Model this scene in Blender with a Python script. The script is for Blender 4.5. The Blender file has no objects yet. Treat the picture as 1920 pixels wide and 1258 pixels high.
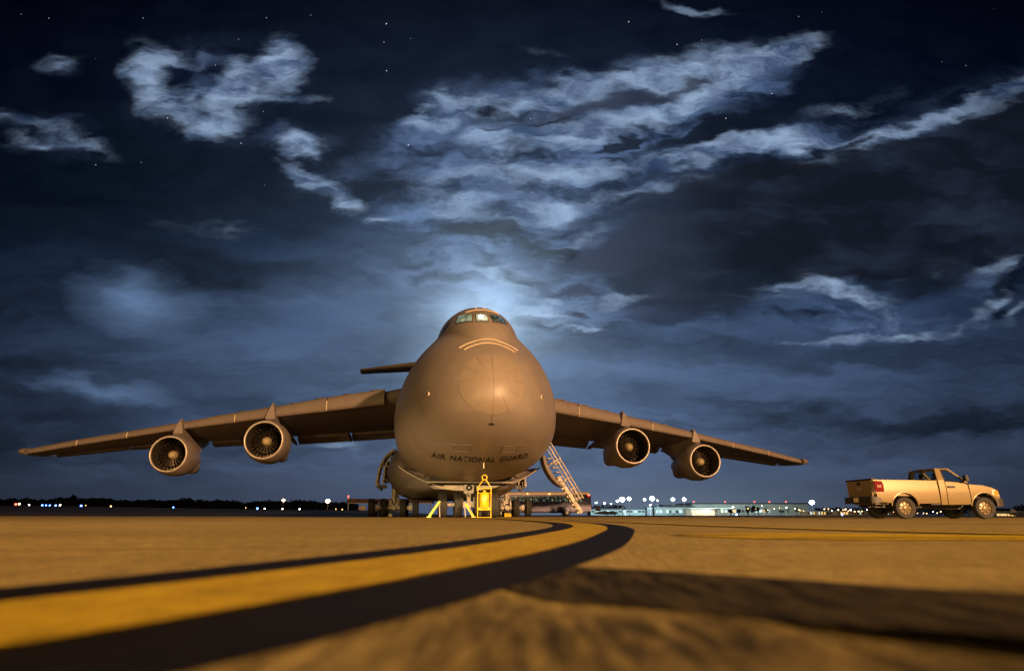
import bpy, math, random
from math import sin, cos, pi, radians as R, sqrt
from mathutils import Vector, Matrix
random.seed(7)
S = bpy.context.scene
COL = S.collection

# ------------------------------------------------------------------ camera
F = 1267.5; PITCH = 14.863; ROLL = 0.06; H = 0.1183        # focal length in pixels of a 1920 px wide frame
cam = bpy.data.cameras.new('camera'); co = bpy.data.objects.new('camera', cam); COL.objects.link(co)
cam.sensor_width = 36; cam.lens = F/1920*36; cam.clip_start = 0.02; cam.clip_end = 9000
co.location = (0, 0, H)
co.rotation_euler = (Matrix.Rotation(R(90+PITCH), 3, 'X') @ Matrix.Rotation(R(ROLL), 3, 'Z')).to_euler()
cam.dof.use_dof = True; cam.dof.focus_distance = 34; cam.dof.aperture_fstop = 1.8
S.camera = co
S.view_settings.view_transform = 'Standard'; S.view_settings.look = 'None'
S.view_settings.exposure = 0; S.view_settings.gamma = 1
S.render.engine = 'CYCLES'
S.cycles.sample_clamp_indirect = 4
S.cycles.max_bounces = 6

def lin(r, g, b):
    f = lambda c: (c/255/12.92) if c/255 <= .04045 else ((c/255+.055)/1.055)**2.4
    return (f(r), f(g), f(b), 1)

# ------------------------------------------------------------------ node helper
class NT:
    def __init__(s, tree): s.t = tree; s.n = tree.nodes; s.l = tree.links
    def node(s, typ, **kw):
        n = s.n.new(typ)
        for k, v in kw.items(): setattr(n, k, v)
        return n
    def put(s, sock, v):
        if isinstance(v, bpy.types.NodeSocket): s.l.new(v, sock)
        elif v is not None:
            try: sock.default_value = v
            except Exception: sock.default_value = tuple(v)[:3]
    def m(s, op, a, b=None, c=None, clamp=False):
        n = s.n.new('ShaderNodeMath'); n.operation = op; n.use_clamp = clamp
        s.put(n.inputs[0], a)
        if b is not None: s.put(n.inputs[1], b)
        if c is not None: s.put(n.inputs[2], c)
        return n.outputs[0]
    def vm(s, op, a, b=None, out=0):
        n = s.n.new('ShaderNodeVectorMath'); n.operation = op
        s.put(n.inputs[0], a)
        if b is not None: s.put(n.inputs[1], b)
        return n.outputs[out]
    def xyz(s, x, y, z=0.0):
        n = s.n.new('ShaderNodeCombineXYZ'); s.put(n.inputs[0], x); s.put(n.inputs[1], y); s.put(n.inputs[2], z); return n.outputs[0]
    def mapping(s, v, loc=(0,0,0), rot=(0,0,0), sc=(1,1,1), typ='POINT'):
        n = s.n.new('ShaderNodeMapping'); n.vector_type = typ; s.put(n.inputs[0], v)
        n.inputs['Location'].default_value = loc; n.inputs['Rotation'].default_value = rot; n.inputs['Scale'].default_value = sc
        return n.outputs[0]
    def noise(s, v, scale=5, detail=4, rough=.5, dist=0, out=0):
        n = s.n.new('ShaderNodeTexNoise'); s.put(n.inputs['Vector'], v); n.inputs['Scale'].default_value = scale
        n.inputs['Detail'].default_value = detail; n.inputs['Roughness'].default_value = rough; n.inputs['Distortion'].default_value = dist
        return n.outputs[out]
    def ss(s, v, a, b, lo=0.0, hi=1.0):
        n = s.n.new('ShaderNodeMapRange'); n.interpolation_type = 'SMOOTHSTEP'
        s.put(n.inputs[0], v); n.inputs[1].default_value = a; n.inputs[2].default_value = b
        n.inputs[3].default_value = lo; n.inputs[4].default_value = hi; return n.outputs[0]
    def mix(s, f, a, b, typ='MIX'):
        n = s.n.new('ShaderNodeMix'); n.data_type = 'RGBA'; n.blend_type = typ
        s.put(n.inputs[0], f); s.put(n.inputs[6], a); s.put(n.inputs[7], b); return n.outputs[2]
    def ramp(s, f, stops, interp='LINEAR'):
        n = s.n.new('ShaderNodeValToRGB'); s.put(n.inputs[0], f); cr = n.color_ramp; cr.interpolation = interp
        while len(cr.elements) < len(stops): cr.elements.new(.5)
        for e, (p, c) in zip(cr.elements, stops): e.position = p; e.color = c
        return n.outputs[0]

# ------------------------------------------------------------------ night sky (direction based, at infinity)
world = bpy.data.worlds.new('World'); S.world = world; world.use_nodes = True
w = NT(world.node_tree); w.n.clear()
tc = w.node('ShaderNodeTexCoord'); D = tc.outputs['Generated']
p_ = R(PITCH)
dr = w.vm('DOT_PRODUCT', D, (1,0,0), 1); df = w.vm('DOT_PRODUCT', D, (0,cos(p_),sin(p_)), 1); du = w.vm('DOT_PRODUCT', D, (0,-sin(p_),cos(p_)), 1)
dfc = w.m('MAXIMUM', df, .12)
U = w.m('MULTIPLY_ADD', w.m('DIVIDE', dr, dfc), 12.675, 9.6)          # hundreds of pixels-of-arc east
V = w.m('MULTIPLY_ADD', w.m('DIVIDE', du, dfc), -12.675, 6.29)        # and down from the zenith side
UV = w.xyz(U, V)
warp = w.vm('SUBTRACT', w.noise(w.mapping(UV, sc=(.8,1.25,1)), 1.1, 6, .62, 0, 1), (.5,.5,.5))
sc_ = w.node('ShaderNodeVectorMath', operation='SCALE'); w.put(sc_.inputs[0], warp); sc_.inputs[3].default_value = 1.0
UVw = w.vm('ADD', UV, sc_.outputs[0])
def blobs(lst, coord):
    acc = None
    for (cx, cy, rx, ry, rot, amp) in lst:
        mp = w.mapping(coord, (cx/100, cy/100, 0), (0,0,R(rot)), (rx/100, ry/100, 1), 'TEXTURE')
        g = w.node('ShaderNodeTexGradient', gradient_type='SPHERICAL'); w.put(g.inputs[0], mp)
        acc = w.m('MULTIPLY_ADD', g.outputs[1], amp, acc if acc is not None else 0.0)
    return acc
# bright wisps (cx, cy, rx, ry, turn, weight), the soft veil joining them, shadowed cloud and clear gaps
BR = [(285,155,60,100,-22,1.1),(345,215,70,50,40,.8),(405,240,70,30,-12,1.1),(455,175,120,60,-40,1.0),(528,125,62,62,0,1.3),(365,165,26,80,20,.7),(425,150,26,80,35,.6),(320,110,60,24,20,.5),(500,185,70,18,-8,.5),
      (108,128,60,30,8,.6),(15,222,80,22,8,.8),(60,272,90,22,5,.6),(140,262,100,24,18,.7),
      (562,272,62,30,14,1.3),(548,322,46,24,20,.9),(608,350,84,28,22,1.3),(655,385,44,18,0,1.0),(560,190,70,10,-5,.5),(715,412,36,9,0,.6),(650,488,26,7,0,.6),
      (828,210,90,40,-14,1.2),(880,192,70,16,-6,.7),
      (990,195,160,34,-16,.9),(1130,158,190,40,-12,.9),(1300,125,160,40,-14,1.1),(1445,108,130,30,-20,1.4),(1380,150,120,20,-22,.6),(1240,150,60,30,0,.6),
      (1010,250,200,40,-8,1.1),(1200,212,240,30,-14,1.1),(1120,255,180,22,-12,.9),(1330,180,120,20,-25,.6),
      (1180,315,180,26,-6,.7),(1290,290,180,24,-8,1.0),(1400,262,150,26,-8,1.3),(1520,268,150,18,-6,1.0),
      (1650,250,150,20,-18,1.1),(1770,215,150,22,-24,1.1),(1900,165,120,26,-28,1.2),(1560,295,120,14,-10,.5),
      (900,330,170,50,-6,.7),(1040,330,150,36,-6,.7),(870,390,120,40,12,.8),(1000,395,110,40,0,.6),(1110,380,150,24,-8,.6),(1210,352,160,18,-12,.6),(1080,455,90,30,-30,.5),
      (930,500,110,18,14,1.1),(990,545,90,18,24,.9),(1035,590,110,20,14,1.0),(1115,612,120,12,6,.6),(1150,560,110,14,-8,.6),(1010,440,60,18,0,.6),
      (1500,542,110,16,4,.8),(1590,540,110,20,8,1.0),(1650,575,70,24,45,.8),(1600,634,190,14,-3,1.0),(1740,625,90,12,-6,.6),(1830,605,60,22,-20,1.1),(1862,555,70,20,-50,1.0),(1878,490,60,24,-30,1.2),(1902,575,50,18,-50,.8),(1760,500,120,12,-20,.3),(1440,560,90,10,0,.5),
      (1270,10,70,14,20,.9),(1340,24,60,10,5,.8),(1020,100,60,14,24,.35),(1600,195,110,16,-8,.35),(1520,215,120,12,-8,.3),
      (400,426,150,22,2,.28),(640,840,80,12,8,.5)]
VE = [(980,320,360,200,-8,1.1),(1210,190,330,95,-14,1.1),(900,480,280,130,0,.6),(1040,560,260,90,0,.7),(400,170,200,120,0,.30),(1500,275,300,60,-8,.5),(1780,225,280,70,-24,.45),(1600,590,300,80,0,.45),(1860,540,120,90,0,.4),(610,340,110,60,20,.25),(80,255,160,50,8,.3),(830,205,110,50,-10,.3),(560,265,90,40,10,.3)]
DK = [(1150,185,230,30,-13,.9),(1300,165,150,22,-16,.6),(1010,225,120,14,-10,.5),
      (1250,440,230,70,-14,.8),(1480,390,360,110,-14,1.2),(1780,350,420,150,-20,1.7),(1900,280,240,110,-26,1.4),(1170,495,230,50,-4,.9),(1290,560,260,46,0,.9),
      (1540,480,400,70,0,1.1),(1750,460,260,70,0,1.1),(1060,548,90,12,4,.9),(1710,545,160,26,-10,.8),(1900,420,170,70,0,1.0),
      (1340,600,220,26,0,.6),(1080,585,50,8,0,.9),(1060,605,60,6,0,.7),(1330,340,260,40,-14,.7),(1080,420,60,40,0,.6),(1500,330,240,40,-14,.8),(1000,370,70,14,-6,.5),(1160,395,60,14,-10,.5)]
HO = [(918,432,120,26,-4,1.5),(985,452,60,16,14,.9),(1350,236,220,17,-15,1.5),(1450,222,120,20,-10,1.2),(1150,272,90,9,-16,1.4),(1030,478,70,15,4,1.2),(1150,298,44,8,0,1.1),(985,232,120,6,-12,.9),
      (1560,588,90,20,8,.6),(1880,530,60,18,-24,1.4),(1868,592,40,15,-40,1.1),(1590,268,70,10,-14,1.0),(1480,590,100,16,0,.6),(960,512,30,8,30,.8),(1265,285,80,6,-10,.8),(905,205,40,10,0,.5)]
def sc_noise(coord, loc, rot, sc, scale, det, rough, dist): return w.noise(w.mapping(coord, loc, (0,0,R(rot)), sc), scale, det, rough, dist)
warp2 = w.vm('SUBTRACT', w.noise(w.mapping(UV, (4,4,0), (0,0,R(15)), (.6,1.5,1)), 1.5, 4, .55, 0, 1), (.5,.5,.5))
sc2 = w.node('ShaderNodeVectorMath', operation='SCALE'); w.put(sc2.inputs[0], warp2); sc2.inputs[3].default_value = .8
UVs = w.vm('ADD', UV, sc2.outputs[0])
N1 = sc_noise(UVs, (0,0,0), -16, (.6,1.6,1), 1.5, 10, .57, .15)
N2 = sc_noise(UVs, (3,7,0), -12, (.45,1.4,1), .95, 8, .56, .2)
N3 = sc_noise(UVs, (1,2,0), -22, (.55,1.5,1), 1.7, 10, .56, .15)
sb = blobs(BR, UVs); sv = blobs(VE, UVs); sd = blobs(DK, UVs); sh = blobs(HO, UVs)
def dens(s_, n_, k, lo, hi):
    t = w.m('MULTIPLY', w.m('SUBTRACT', n_, .5), w.m('MULTIPLY', w.m('MINIMUM', w.m('MULTIPLY', s_, 3.0), 1.0), k))
    return w.ss(w.m('ADD', s_, t), lo, hi)
Mb = dens(sb, N1, 2.0, -.04, 1.1); Mv = dens(sv, N2, 2.0, -.05, .7); Md = dens(sd, N2, 1.6, .05, .8); Mh = dens(sh, N3, 2.4, .0, .85)
vn = w.m('DIVIDE', V, 10.0, clamp=True)
base = w.ramp(vn, [(0, lin(2,5,22)), (.15, lin(4,11,34)), (.32, lin(8,18,38)), (.45, lin(18,32,54)), (.6, lin(42,58,85)), (.78, lin(60,77,106)), (.9, lin(64,77,102)), (.965, lin(68,78,102))])
ux = w.m('DIVIDE', w.m('SUBTRACT', U, 10.2), 8.2); lat = w.m('POWER', 2.718, w.m('MULTIPLY', w.m('MULTIPLY', ux, ux), -1.0))
latm = w.m('MULTIPLY_ADD', lat, .82, .18)
base = w.mix(1.0, base, w.xyz(latm, latm, latm), 'MULTIPLY')
# thin streaky veil low in the sky
st = sc_noise(UVs, (5,1,0), -3, (.16,1.1,1), .9, 7, .55, .5)
stm = w.ss(st, .3, .72, .35, 1.9)
stf = w.m('MULTIPLY', w.ss(V, 3.0, 4.8), w.ss(V, 9.6, 8.2))
base = w.mix(stf, base, w.mix(1.0, base, w.xyz(stm, stm, stm), 'MULTIPLY'))
veil = blobs([(255,570,150,80,10,.55),(250,560,70,60,0,.3),(520,680,520,150,0,.20),(700,520,260,110,0,.16),(560,560,300,40,0,.12),(200,735,170,28,8,.5),(1300,720,500,170,0,.16),(1180,690,260,40,0,.15)], UVs)
base = w.mix(w.m('MULTIPLY', veil, w.m('MULTIPLY_ADD', st, 1.4, .2), clamp=True), base, lin(112,142,184))
dband = blobs([(330,480,330,40,9,1.3),(90,430,200,40,4,.7),(120,780,300,60,3,.8),(60,690,240,30,0,.8),(700,620,30,10,0,.1),(480,760,260,18,6,.5),(1650,790,340,24,2,.7),(1450,760,180,10,2,.5),(560,500,220,20,6,.5)], UVs)
base = w.mix(w.m('MULTIPLY', dband, .7, clamp=True), base, lin(10,17,30))
# clouds: veil, shaded mass, lit wisps, gaps
dim = w.m('MULTIPLY', w.ss(U, 15.0, 19.2, 1.0, .6), w.m('MULTIPLY', w.ss(V, 0, 1.2, .5, 1.0), w.ss(U, 0, 4, .7, 1.0)))
def tint(c_): return w.mix(1.0, c_, w.xyz(dim, dim, dim), 'MULTIPLY')
c = w.mix(w.m('MULTIPLY', Mv, .78), base, tint(w.mix(w.ss(N1, .34, .68), lin(24,38,64), lin(96,122,166))))
dcol = w.mix(w.ss(U, 10.2, 14.0), lin(58,66,88), lin(18,22,33))
dcol = w.mix(w.ss(N2, .42, .75, 0, .55), dcol, lin(46,56,78))
c = w.mix(w.m('MULTIPLY', Md, .98), c, dcol)
hid = w.m('SUBTRACT', 1.0, w.m('MULTIPLY', w.ss(sd, .35, 1.1), .85))
c = w.mix(w.m('MULTIPLY', w.m('MULTIPLY', Mb, .95), hid), c, tint(w.mix(w.ss(N3, .30, .70), lin(46,66,100), lin(150,174,206))))
c = w.mix(w.m('MULTIPLY', Mh, .9), c, lin(9,16,32))
# moon behind the aircraft's crown: halo through thin cloud
mu = w.m('SUBTRACT', U, 9.08); mv = w.m('SUBTRACT', V, 6.1)
d2 = w.m('SQRT', w.m('ADD', w.m('MULTIPLY', mu, mu), w.m('MULTIPLY', mv, mv)))
g1 = w.m('MULTIPLY', w.m('POWER', 2.718, w.m('MULTIPLY', d2, -1.75)), 1.15)
g2 = w.m('MULTIPLY', w.m('POWER', 2.718, w.m('MULTIPLY', d2, -.55)), .14)
gs = w.m('MULTIPLY', w.m('ADD', g1, g2), w.m('MULTIPLY', w.m('SUBTRACT', 1.0, w.m('MULTIPLY', Md, .6)), w.m('MULTIPLY_ADD', N1, 1.0, .5)))
gcol = w.mix(1.0, (.56,.78,1,1), w.xyz(gs, gs, gs), 'MULTIPLY')
c = w.mix(1.0, c, gcol, 'ADD')
# glow of the airport lights low in the east
eV = w.m('SUBTRACT', V, 9.7); eU = w.m('SUBTRACT', U, 12.4)
e2 = w.m('POWER', 2.718, w.m('MULTIPLY', w.m('ADD', w.m('MULTIPLY', w.m('MULTIPLY', eV, eV), 1.9), w.m('MULTIPLY', w.m('MULTIPLY', eU, eU), .10)), -1.0))
e2 = w.m('MULTIPLY', e2, .09)
c = w.mix(1.0, c, w.mix(1.0, (.62,.85,1,1), w.xyz(e2, e2, e2), 'MULTIPLY'), 'ADD')
# stars
vo = w.node('ShaderNodeTexVoronoi', feature='F1', voronoi_dimensions='2D'); w.put(vo.inputs['Vector'], UV); vo.inputs['Scale'].default_value = 2.2
rnd = w.node('ShaderNodeSeparateColor'); w.l.new(vo.outputs['Color'], rnd.inputs[0])
star = w.m('MULTIPLY', w.m('LESS_THAN', vo.outputs['Distance'], .017), w.m('GREATER_THAN', rnd.outputs[0], .80))
star = w.m('MULTIPLY', star, w.m('MULTIPLY', w.m('SUBTRACT', 1.0, Mb, clamp=True), w.ss(V, 5.0, 2.0)))
star = w.m('MULTIPLY', star, w.m('MULTIPLY', w.m('MULTIPLY', w.m('SUBTRACT', 1.0, Md), w.m('POWER', rnd.outputs[1], 3.5)), 1.5))
c = w.mix(1.0, c, w.xyz(star, star, star), 'ADD')
# behind the viewer: plain dim night
c = w.mix(w.ss(df, .3, .12), c, lin(14,20,34))
bg = w.node('ShaderNodeBackground'); w.put(bg.inputs[0], c); bg.inputs[1].default_value = 1.0
wo = w.node('ShaderNodeOutputWorld'); w.l.new(bg.outputs[0], wo.inputs[0])
world.cycles.sampling_method = 'MANUAL'; world.cycles.sample_map_resolution = 512

# ------------------------------------------------------------------ apron floodlights (unseen, behind the photographer), then added low fill lamps
def lamp(name, loc, power, col, rad=.6):
    l = bpy.data.lights.new(name, 'POINT'); l.energy = power; l.color = col; l.shadow_soft_size = rad
    o = bpy.data.objects.new(name, l); COL.objects.link(o); o.location = loc; return o
lamp('unseen_apron_floodlight', (62, -80, 31), 1300000, (1, .56, .26), 1.2)
lamp('unseen_apron_floodlight', (-50, -85, 15), 150000, (1, .62, .20), 1.2)
l = bpy.data.lights.new('low_fill_lamp', 'SPOT'); l.energy = 150000; l.color = (1, .68, .34); l.shadow_soft_size = .3; l.spot_size = R(9); l.spot_blend = .6  # added low fill aimed at the nose gear, no actual lamp known there
o = bpy.data.objects.new('low_fill_lamp', l); COL.objects.link(o); o.location = (-11, -34, 1.6)
o.rotation_euler = (Vector((-3.2, 40, -.6))-Vector((-11, -34, 1.6))).to_track_quat('-Z', 'Y').to_euler()
lamp('low_fill_lamp', (-11, -34, 1.9), 20000, (1, .66, .30), .4)  # added weaker wide fill for the gear and underside

# ------------------------------------------------------------------ materials
MATS = {}
def mat(name, col, rough=.5, metal=0, noise=0, nscale=3, bump=0, bscale=20, emit=None, estr=1, coat=0, spec=.5):
    if name in MATS: return MATS[name]
    m = bpy.data.materials.new(name); m.use_nodes = True; MATS[name] = m
    t = NT(m.node_tree); b = m.node_tree.nodes['Principled BSDF']
    b.inputs['Roughness'].default_value = rough; b.inputs['Metallic'].default_value = metal
    b.inputs['Coat Weight'].default_value = coat; b.inputs['Specular IOR Level'].default_value = spec
    c4 = tuple(col)+(1,)
    tcn = t.node('ShaderNodeTexCoord').outputs['Object']
    if noise:
        n = t.noise(tcn, nscale, 5, .6)
        t.put(b.inputs['Base Color'], t.mix(t.ss(n, .35, .68), tuple(x*(1-noise) for x in col)+(1,), tuple(min(1, x*(1+noise)) for x in col)+(1,)))
    else: b.inputs['Base Color'].default_value = c4
    if bump:
        bn = t.node('ShaderNodeBump'); bn.inputs['Strength'].default_value = bump; bn.inputs['Distance'].default_value = .02
        t.put(bn.inputs['Height'], t.noise(tcn, bscale, 3, .6)); t.l.new(bn.outputs[0], b.inputs['Normal'])
    if emit: b.inputs['Emission Color'].default_value = tuple(emit)+(1,); b.inputs['Emission Strength'].default_value = estr
    return m

def paint_mat(name, col, seams=True):
    m = bpy.data.materials.new(name); m.use_nodes = True; MATS[name] = m
    t = NT(m.node_tree); b = m.node_tree.nodes['Principled BSDF']
    tcn = t.node('ShaderNodeTexCoord').outputs['Object']
    sp = t.node('ShaderNodeSeparateXYZ'); t.put(sp.inputs[0], tcn); x, y, z = sp.outputs
    n1 = t.noise(tcn, .8, 6, .65); n2 = t.noise(t.mapping(tcn, sc=(1,1,.15)), 5, 4, .6); n3 = t.noise(tcn, 60, 2, .5)
    k = t.m('ADD', t.m('MULTIPLY_ADD', n1, .28, .76), t.m('ADD', t.m('MULTIPLY', t.m('SUBTRACT', n2, .5), .16), t.m('MULTIPLY', t.m('SUBTRACT', n3, .5), .10)))
    c_ = t.mix(1.0, tuple(col)+(1,), t.xyz(k, k, k), 'MULTIPLY')
    if seams:
        def line(v, per, wd):
            f = t.m('ABSOLUTE', t.m('SUBTRACT', t.m('FRACT', t.m('DIVIDE', v, per)), .5)); return t.m('GREATER_THAN', f, .5-wd/per/2)
        s1 = t.m('MAXIMUM', line(y, 2.9, .018), line(t.m('ADD', z, t.m('MULTIPLY', y, .05)), 1.55, .010))
        brk = t.ss(t.noise(tcn, .5, 2, .5), .42, .56)
        wn = t.node('ShaderNodeTexWhiteNoise', noise_dimensions='2D')
        t.put(wn.inputs['Vector'], t.xyz(t.m('FLOOR', t.m('DIVIDE', t.m('SUBTRACT', y, 1.45), 2.9)), t.m('FLOOR', t.m('DIVIDE', t.m('SUBTRACT', t.m('ADD', z, t.m('MULTIPLY', y, .05)), .775), 1.55))))
        pk = t.m('MULTIPLY_ADD', wn.outputs[0], .13, .935); c_ = t.mix(1.0, c_, t.xyz(pk, pk, pk), 'MULTIPLY')
        run = t.ss(t.noise(t.mapping(tcn, sc=(2.2,2.2,.12)), 2.0, 4, .6), .55, .75); c_ = t.mix(t.m('MULTIPLY', run, .16), c_, tuple(v*.45 for v in col)+(1,))
        c_ = t.mix(t.m('MULTIPLY', t.m('MULTIPLY', s1, brk), .5), c_, tuple(v*.3 for v in col)+(1,))
    t.put(b.inputs['Base Color'], c_)
    t.put(b.inputs['Roughness'], t.ss(n1, .3, .7, .36, .52))
    bn = t.node('ShaderNodeBump'); bn.inputs['Strength'].default_value = .12; bn.inputs['Distance'].default_value = .05
    t.put(bn.inputs['Height'], t.noise(tcn, 1.3, 3, .5)); t.l.new(bn.outputs[0], b.inputs['Normal'])
    return m
M_GREY = paint_mat('military grey paint', (.255, .212, .180))
M_WING = paint_mat('wing grey paint', (.235, .19, .165), False)
M_RADOME = paint_mat('radome paint', (.285, .232, .182), False)
M_LIP = mat('inlet lip metal', (.50, .43, .36), .35, .3, .15)
M_TYRE = mat('tyre rubber', (.033, .029, .025), .8, 0, .3, 8)
M_HUB = mat('wheel hub white', (.55, .52, .47), .5, 0, .2)
M_GEAR = mat('landing gear white paint', (.46, .40, .32), .5, 0, .35, 6)
M_DARK = mat('dark bay', (.012, .011, .010), .8)
M_DKMET = mat('dark metal', (.05, .045, .04), .5, .5, .3, 8)
M_BLADE = mat('fan blade metal', (.05, .038, .026), .35, .6, .3, 8)
M_LETTER = mat('black lettering', (.012, .011, .010), .6)
M_LINE = mat('formation strip', (.78, .62, .42), .5)
M_SEAM = mat('seam', (.15, .12, .095), .7)
M_YEL = mat('yellow equipment paint', (.75, .50, .015), .4, 0, .15, 6)
M_HVY = mat('fluorescent yellow paint', (.72, .80, .04), .4, 0, .1)
M_GLASS = mat('windscreen glass', (.008, .014, .014), .06, 0, 0, spec=.8)

# ------------------------------------------------------------------ mesh helpers
class MB:
    def __init__(s): s.v = []; s.f = []; s.mi = []; s.mats = []; s.cur = 0
    def use(s, m):
        if m not in s.mats: s.mats.append(m)
        s.cur = s.mats.index(m); return s
    def add(s, vs, fs):
        o = len(s.v); s.v += [tuple(v) for v in vs]; s.f += [tuple(i+o for i in f) for f in fs]; s.mi += [s.cur]*len(fs); return s
    def box(s, c, d, rot=None):
        c = Vector(c); hx, hy, hz = [x/2 for x in d]
        vs = [Vector((a*hx, b*hy, e*hz)) for a in (-1,1) for b in (-1,1) for e in (-1,1)]
        if rot is not None: vs = [rot @ v for v in vs]
        return s.add([v+c for v in vs], [(0,1,3,2),(4,6,7,5),(0,4,5,1),(2,3,7,6),(0,2,6,4),(1,5,7,3)])
    def tube(s, a, b, r1, r2=None, n=10, caps=True):
        a = Vector(a); b = Vector(b); r2 = r1 if r2 is None else r2
        d = (b-a).normalized(); u = d.orthogonal().normalized(); v = d.cross(u)
        vs = []
        for p, r in ((a, r1), (b, r2)):
            vs += [p + (u*cos(2*pi*i/n)+v*sin(2*pi*i/n))*r for i in range(n)]
        fs = [(i, (i+1) % n, n+(i+1) % n, n+i) for i in range(n)]
        if caps: fs += [tuple(range(n))[::-1], tuple(range(n, 2*n))]
        return s.add(vs, fs)
    def path(s, pts, r, n=8):
        for a, b in zip(pts, pts[1:]): s.tube(a, b, r, r, n)
        return s
    def lathe(s, prof, c=(0,0,0), axis='Y', n=40):        # prof: (along, radius)
        c = Vector(c); vs = []
        for (t, r) in prof:
            for i in range(n):
                a = 2*pi*i/n; x, y = r*cos(a), r*sin(a)
                vs.append(c + (Vector((x, t, y)) if axis == 'Y' else Vector((t, x, y)) if axis == 'X' else Vector((x, y, t))))
        fs = [(j*n+i, j*n+(i+1) % n, (j+1)*n+(i+1) % n, (j+1)*n+i) for j in range(len(prof)-1) for i in range(n)]
        return s.add(vs, fs)
    def loft(s, rings, closed=True, caps=True):
        n = len(rings[0]); vs = [v for r in rings for v in r]; fs = []
        m = n if closed else n-1
        for j in range(len(rings)-1):
            for i in range(m): fs.append((j*n+i, j*n+(i+1) % n, (j+1)*n+(i+1) % n, (j+1)*n+i))
        if caps and closed: fs += [tuple(range(n))[::-1], tuple((len(rings)-1)*n+i for i in range(n))]
        return s.add(vs, fs)
    def prism(s, poly, axis, a, b):      # poly of 2D points extruded along axis from a to b
        def P(p, t):
            return (t, p[0], p[1]) if axis == 'X' else (p[0], t, p[1]) if axis == 'Y' else (p[0], p[1], t)
        n = len(poly); vs = [P(p, a) for p in poly]+[P(p, b) for p in poly]
        return s.add(vs, [(i, (i+1) % n, n+(i+1) % n, n+i) for i in range(n)]+[tuple(range(n))[::-1], tuple(range(n, 2*n))])
    def build(s, name, material=None, parent=None, smooth=35, bevel=0, double=False):
        me = bpy.data.meshes.new(name); me.from_pydata(s.v, [], s.f)
        for m in (s.mats or [material]): me.materials.append(m)
        if s.mats: me.polygons.foreach_set('material_index', s.mi)
        import bmesh
        bm = bmesh.new(); bm.from_mesh(me)
        bmesh.ops.remove_doubles(bm, verts=bm.verts, dist=1e-5)
        bmesh.ops.recalc_face_normals(bm, faces=bm.faces)
        if bevel: bmesh.ops.bevel(bm, geom=[e for e in bm.edges if len(e.link_faces) == 2 and e.calc_face_angle(0) > .6], offset=bevel, segments=2, affect='EDGES', clamp_overlap=True)
        bm.to_mesh(me); bm.free()
        if smooth:
            me.polygons.foreach_set('use_smooth', [True]*len(me.polygons)); me.set_sharp_from_angle(angle=R(smooth))
        o = bpy.data.objects.new(name, me); COL.objects.link(o)
        if parent: o.parent = parent
        return o
def tag(o, label=None, cat=None, group=None, kind=None):
    for k, v in (('label', label), ('category', cat), ('group', group), ('kind', kind)):
        if v: o[k] = v
    return o
def empty(name, loc, rz=0, **kw):
    o = bpy.data.objects.new(name, None); COL.objects.link(o); o.location = loc; o.rotation_euler = (0,0,rz); o.empty_display_size = .3
    return tag(o, **kw)
def copy_tree(o, parent=None):
    c_ = o.copy(); COL.objects.link(c_); c_.parent = parent
    for ch in list(o.children): copy_tree(ch, c_)
    return c_
def ray(px, py):        # a viewing direction measured from the photograph, as a world vector with y = 1
    a = R(PITCH); dx, dy = px-960, py-629
    x, y, z = dx/F, 1.0, -dy/F
    wv = Vector((x, y*cos(a)-z*sin(a), y*sin(a)+z*cos(a))); return wv/wv.y
def at(px, py, Y):
    r_ = ray(px, py); return Vector((r_.x*Y, Y, H+r_.z*Y))
def px2m(Y): return Y/F*1.03
def catmull(P, k=8):
    out = []; Q = [P[0]]+list(P)+[P[-1]]
    for i in range(1, len(Q)-2):
        a, b, c_, d = [Vector(q) for q in Q[i-1:i+3]]
        for j in range(k):
            t = j/k; out.append(.5*((2*b)+(c_-a)*t+(2*a-5*b+4*c_-d)*t*t+(3*b-a-3*c_+d)*t**3))
    out.append(Vector(P[-1])); return out

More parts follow.
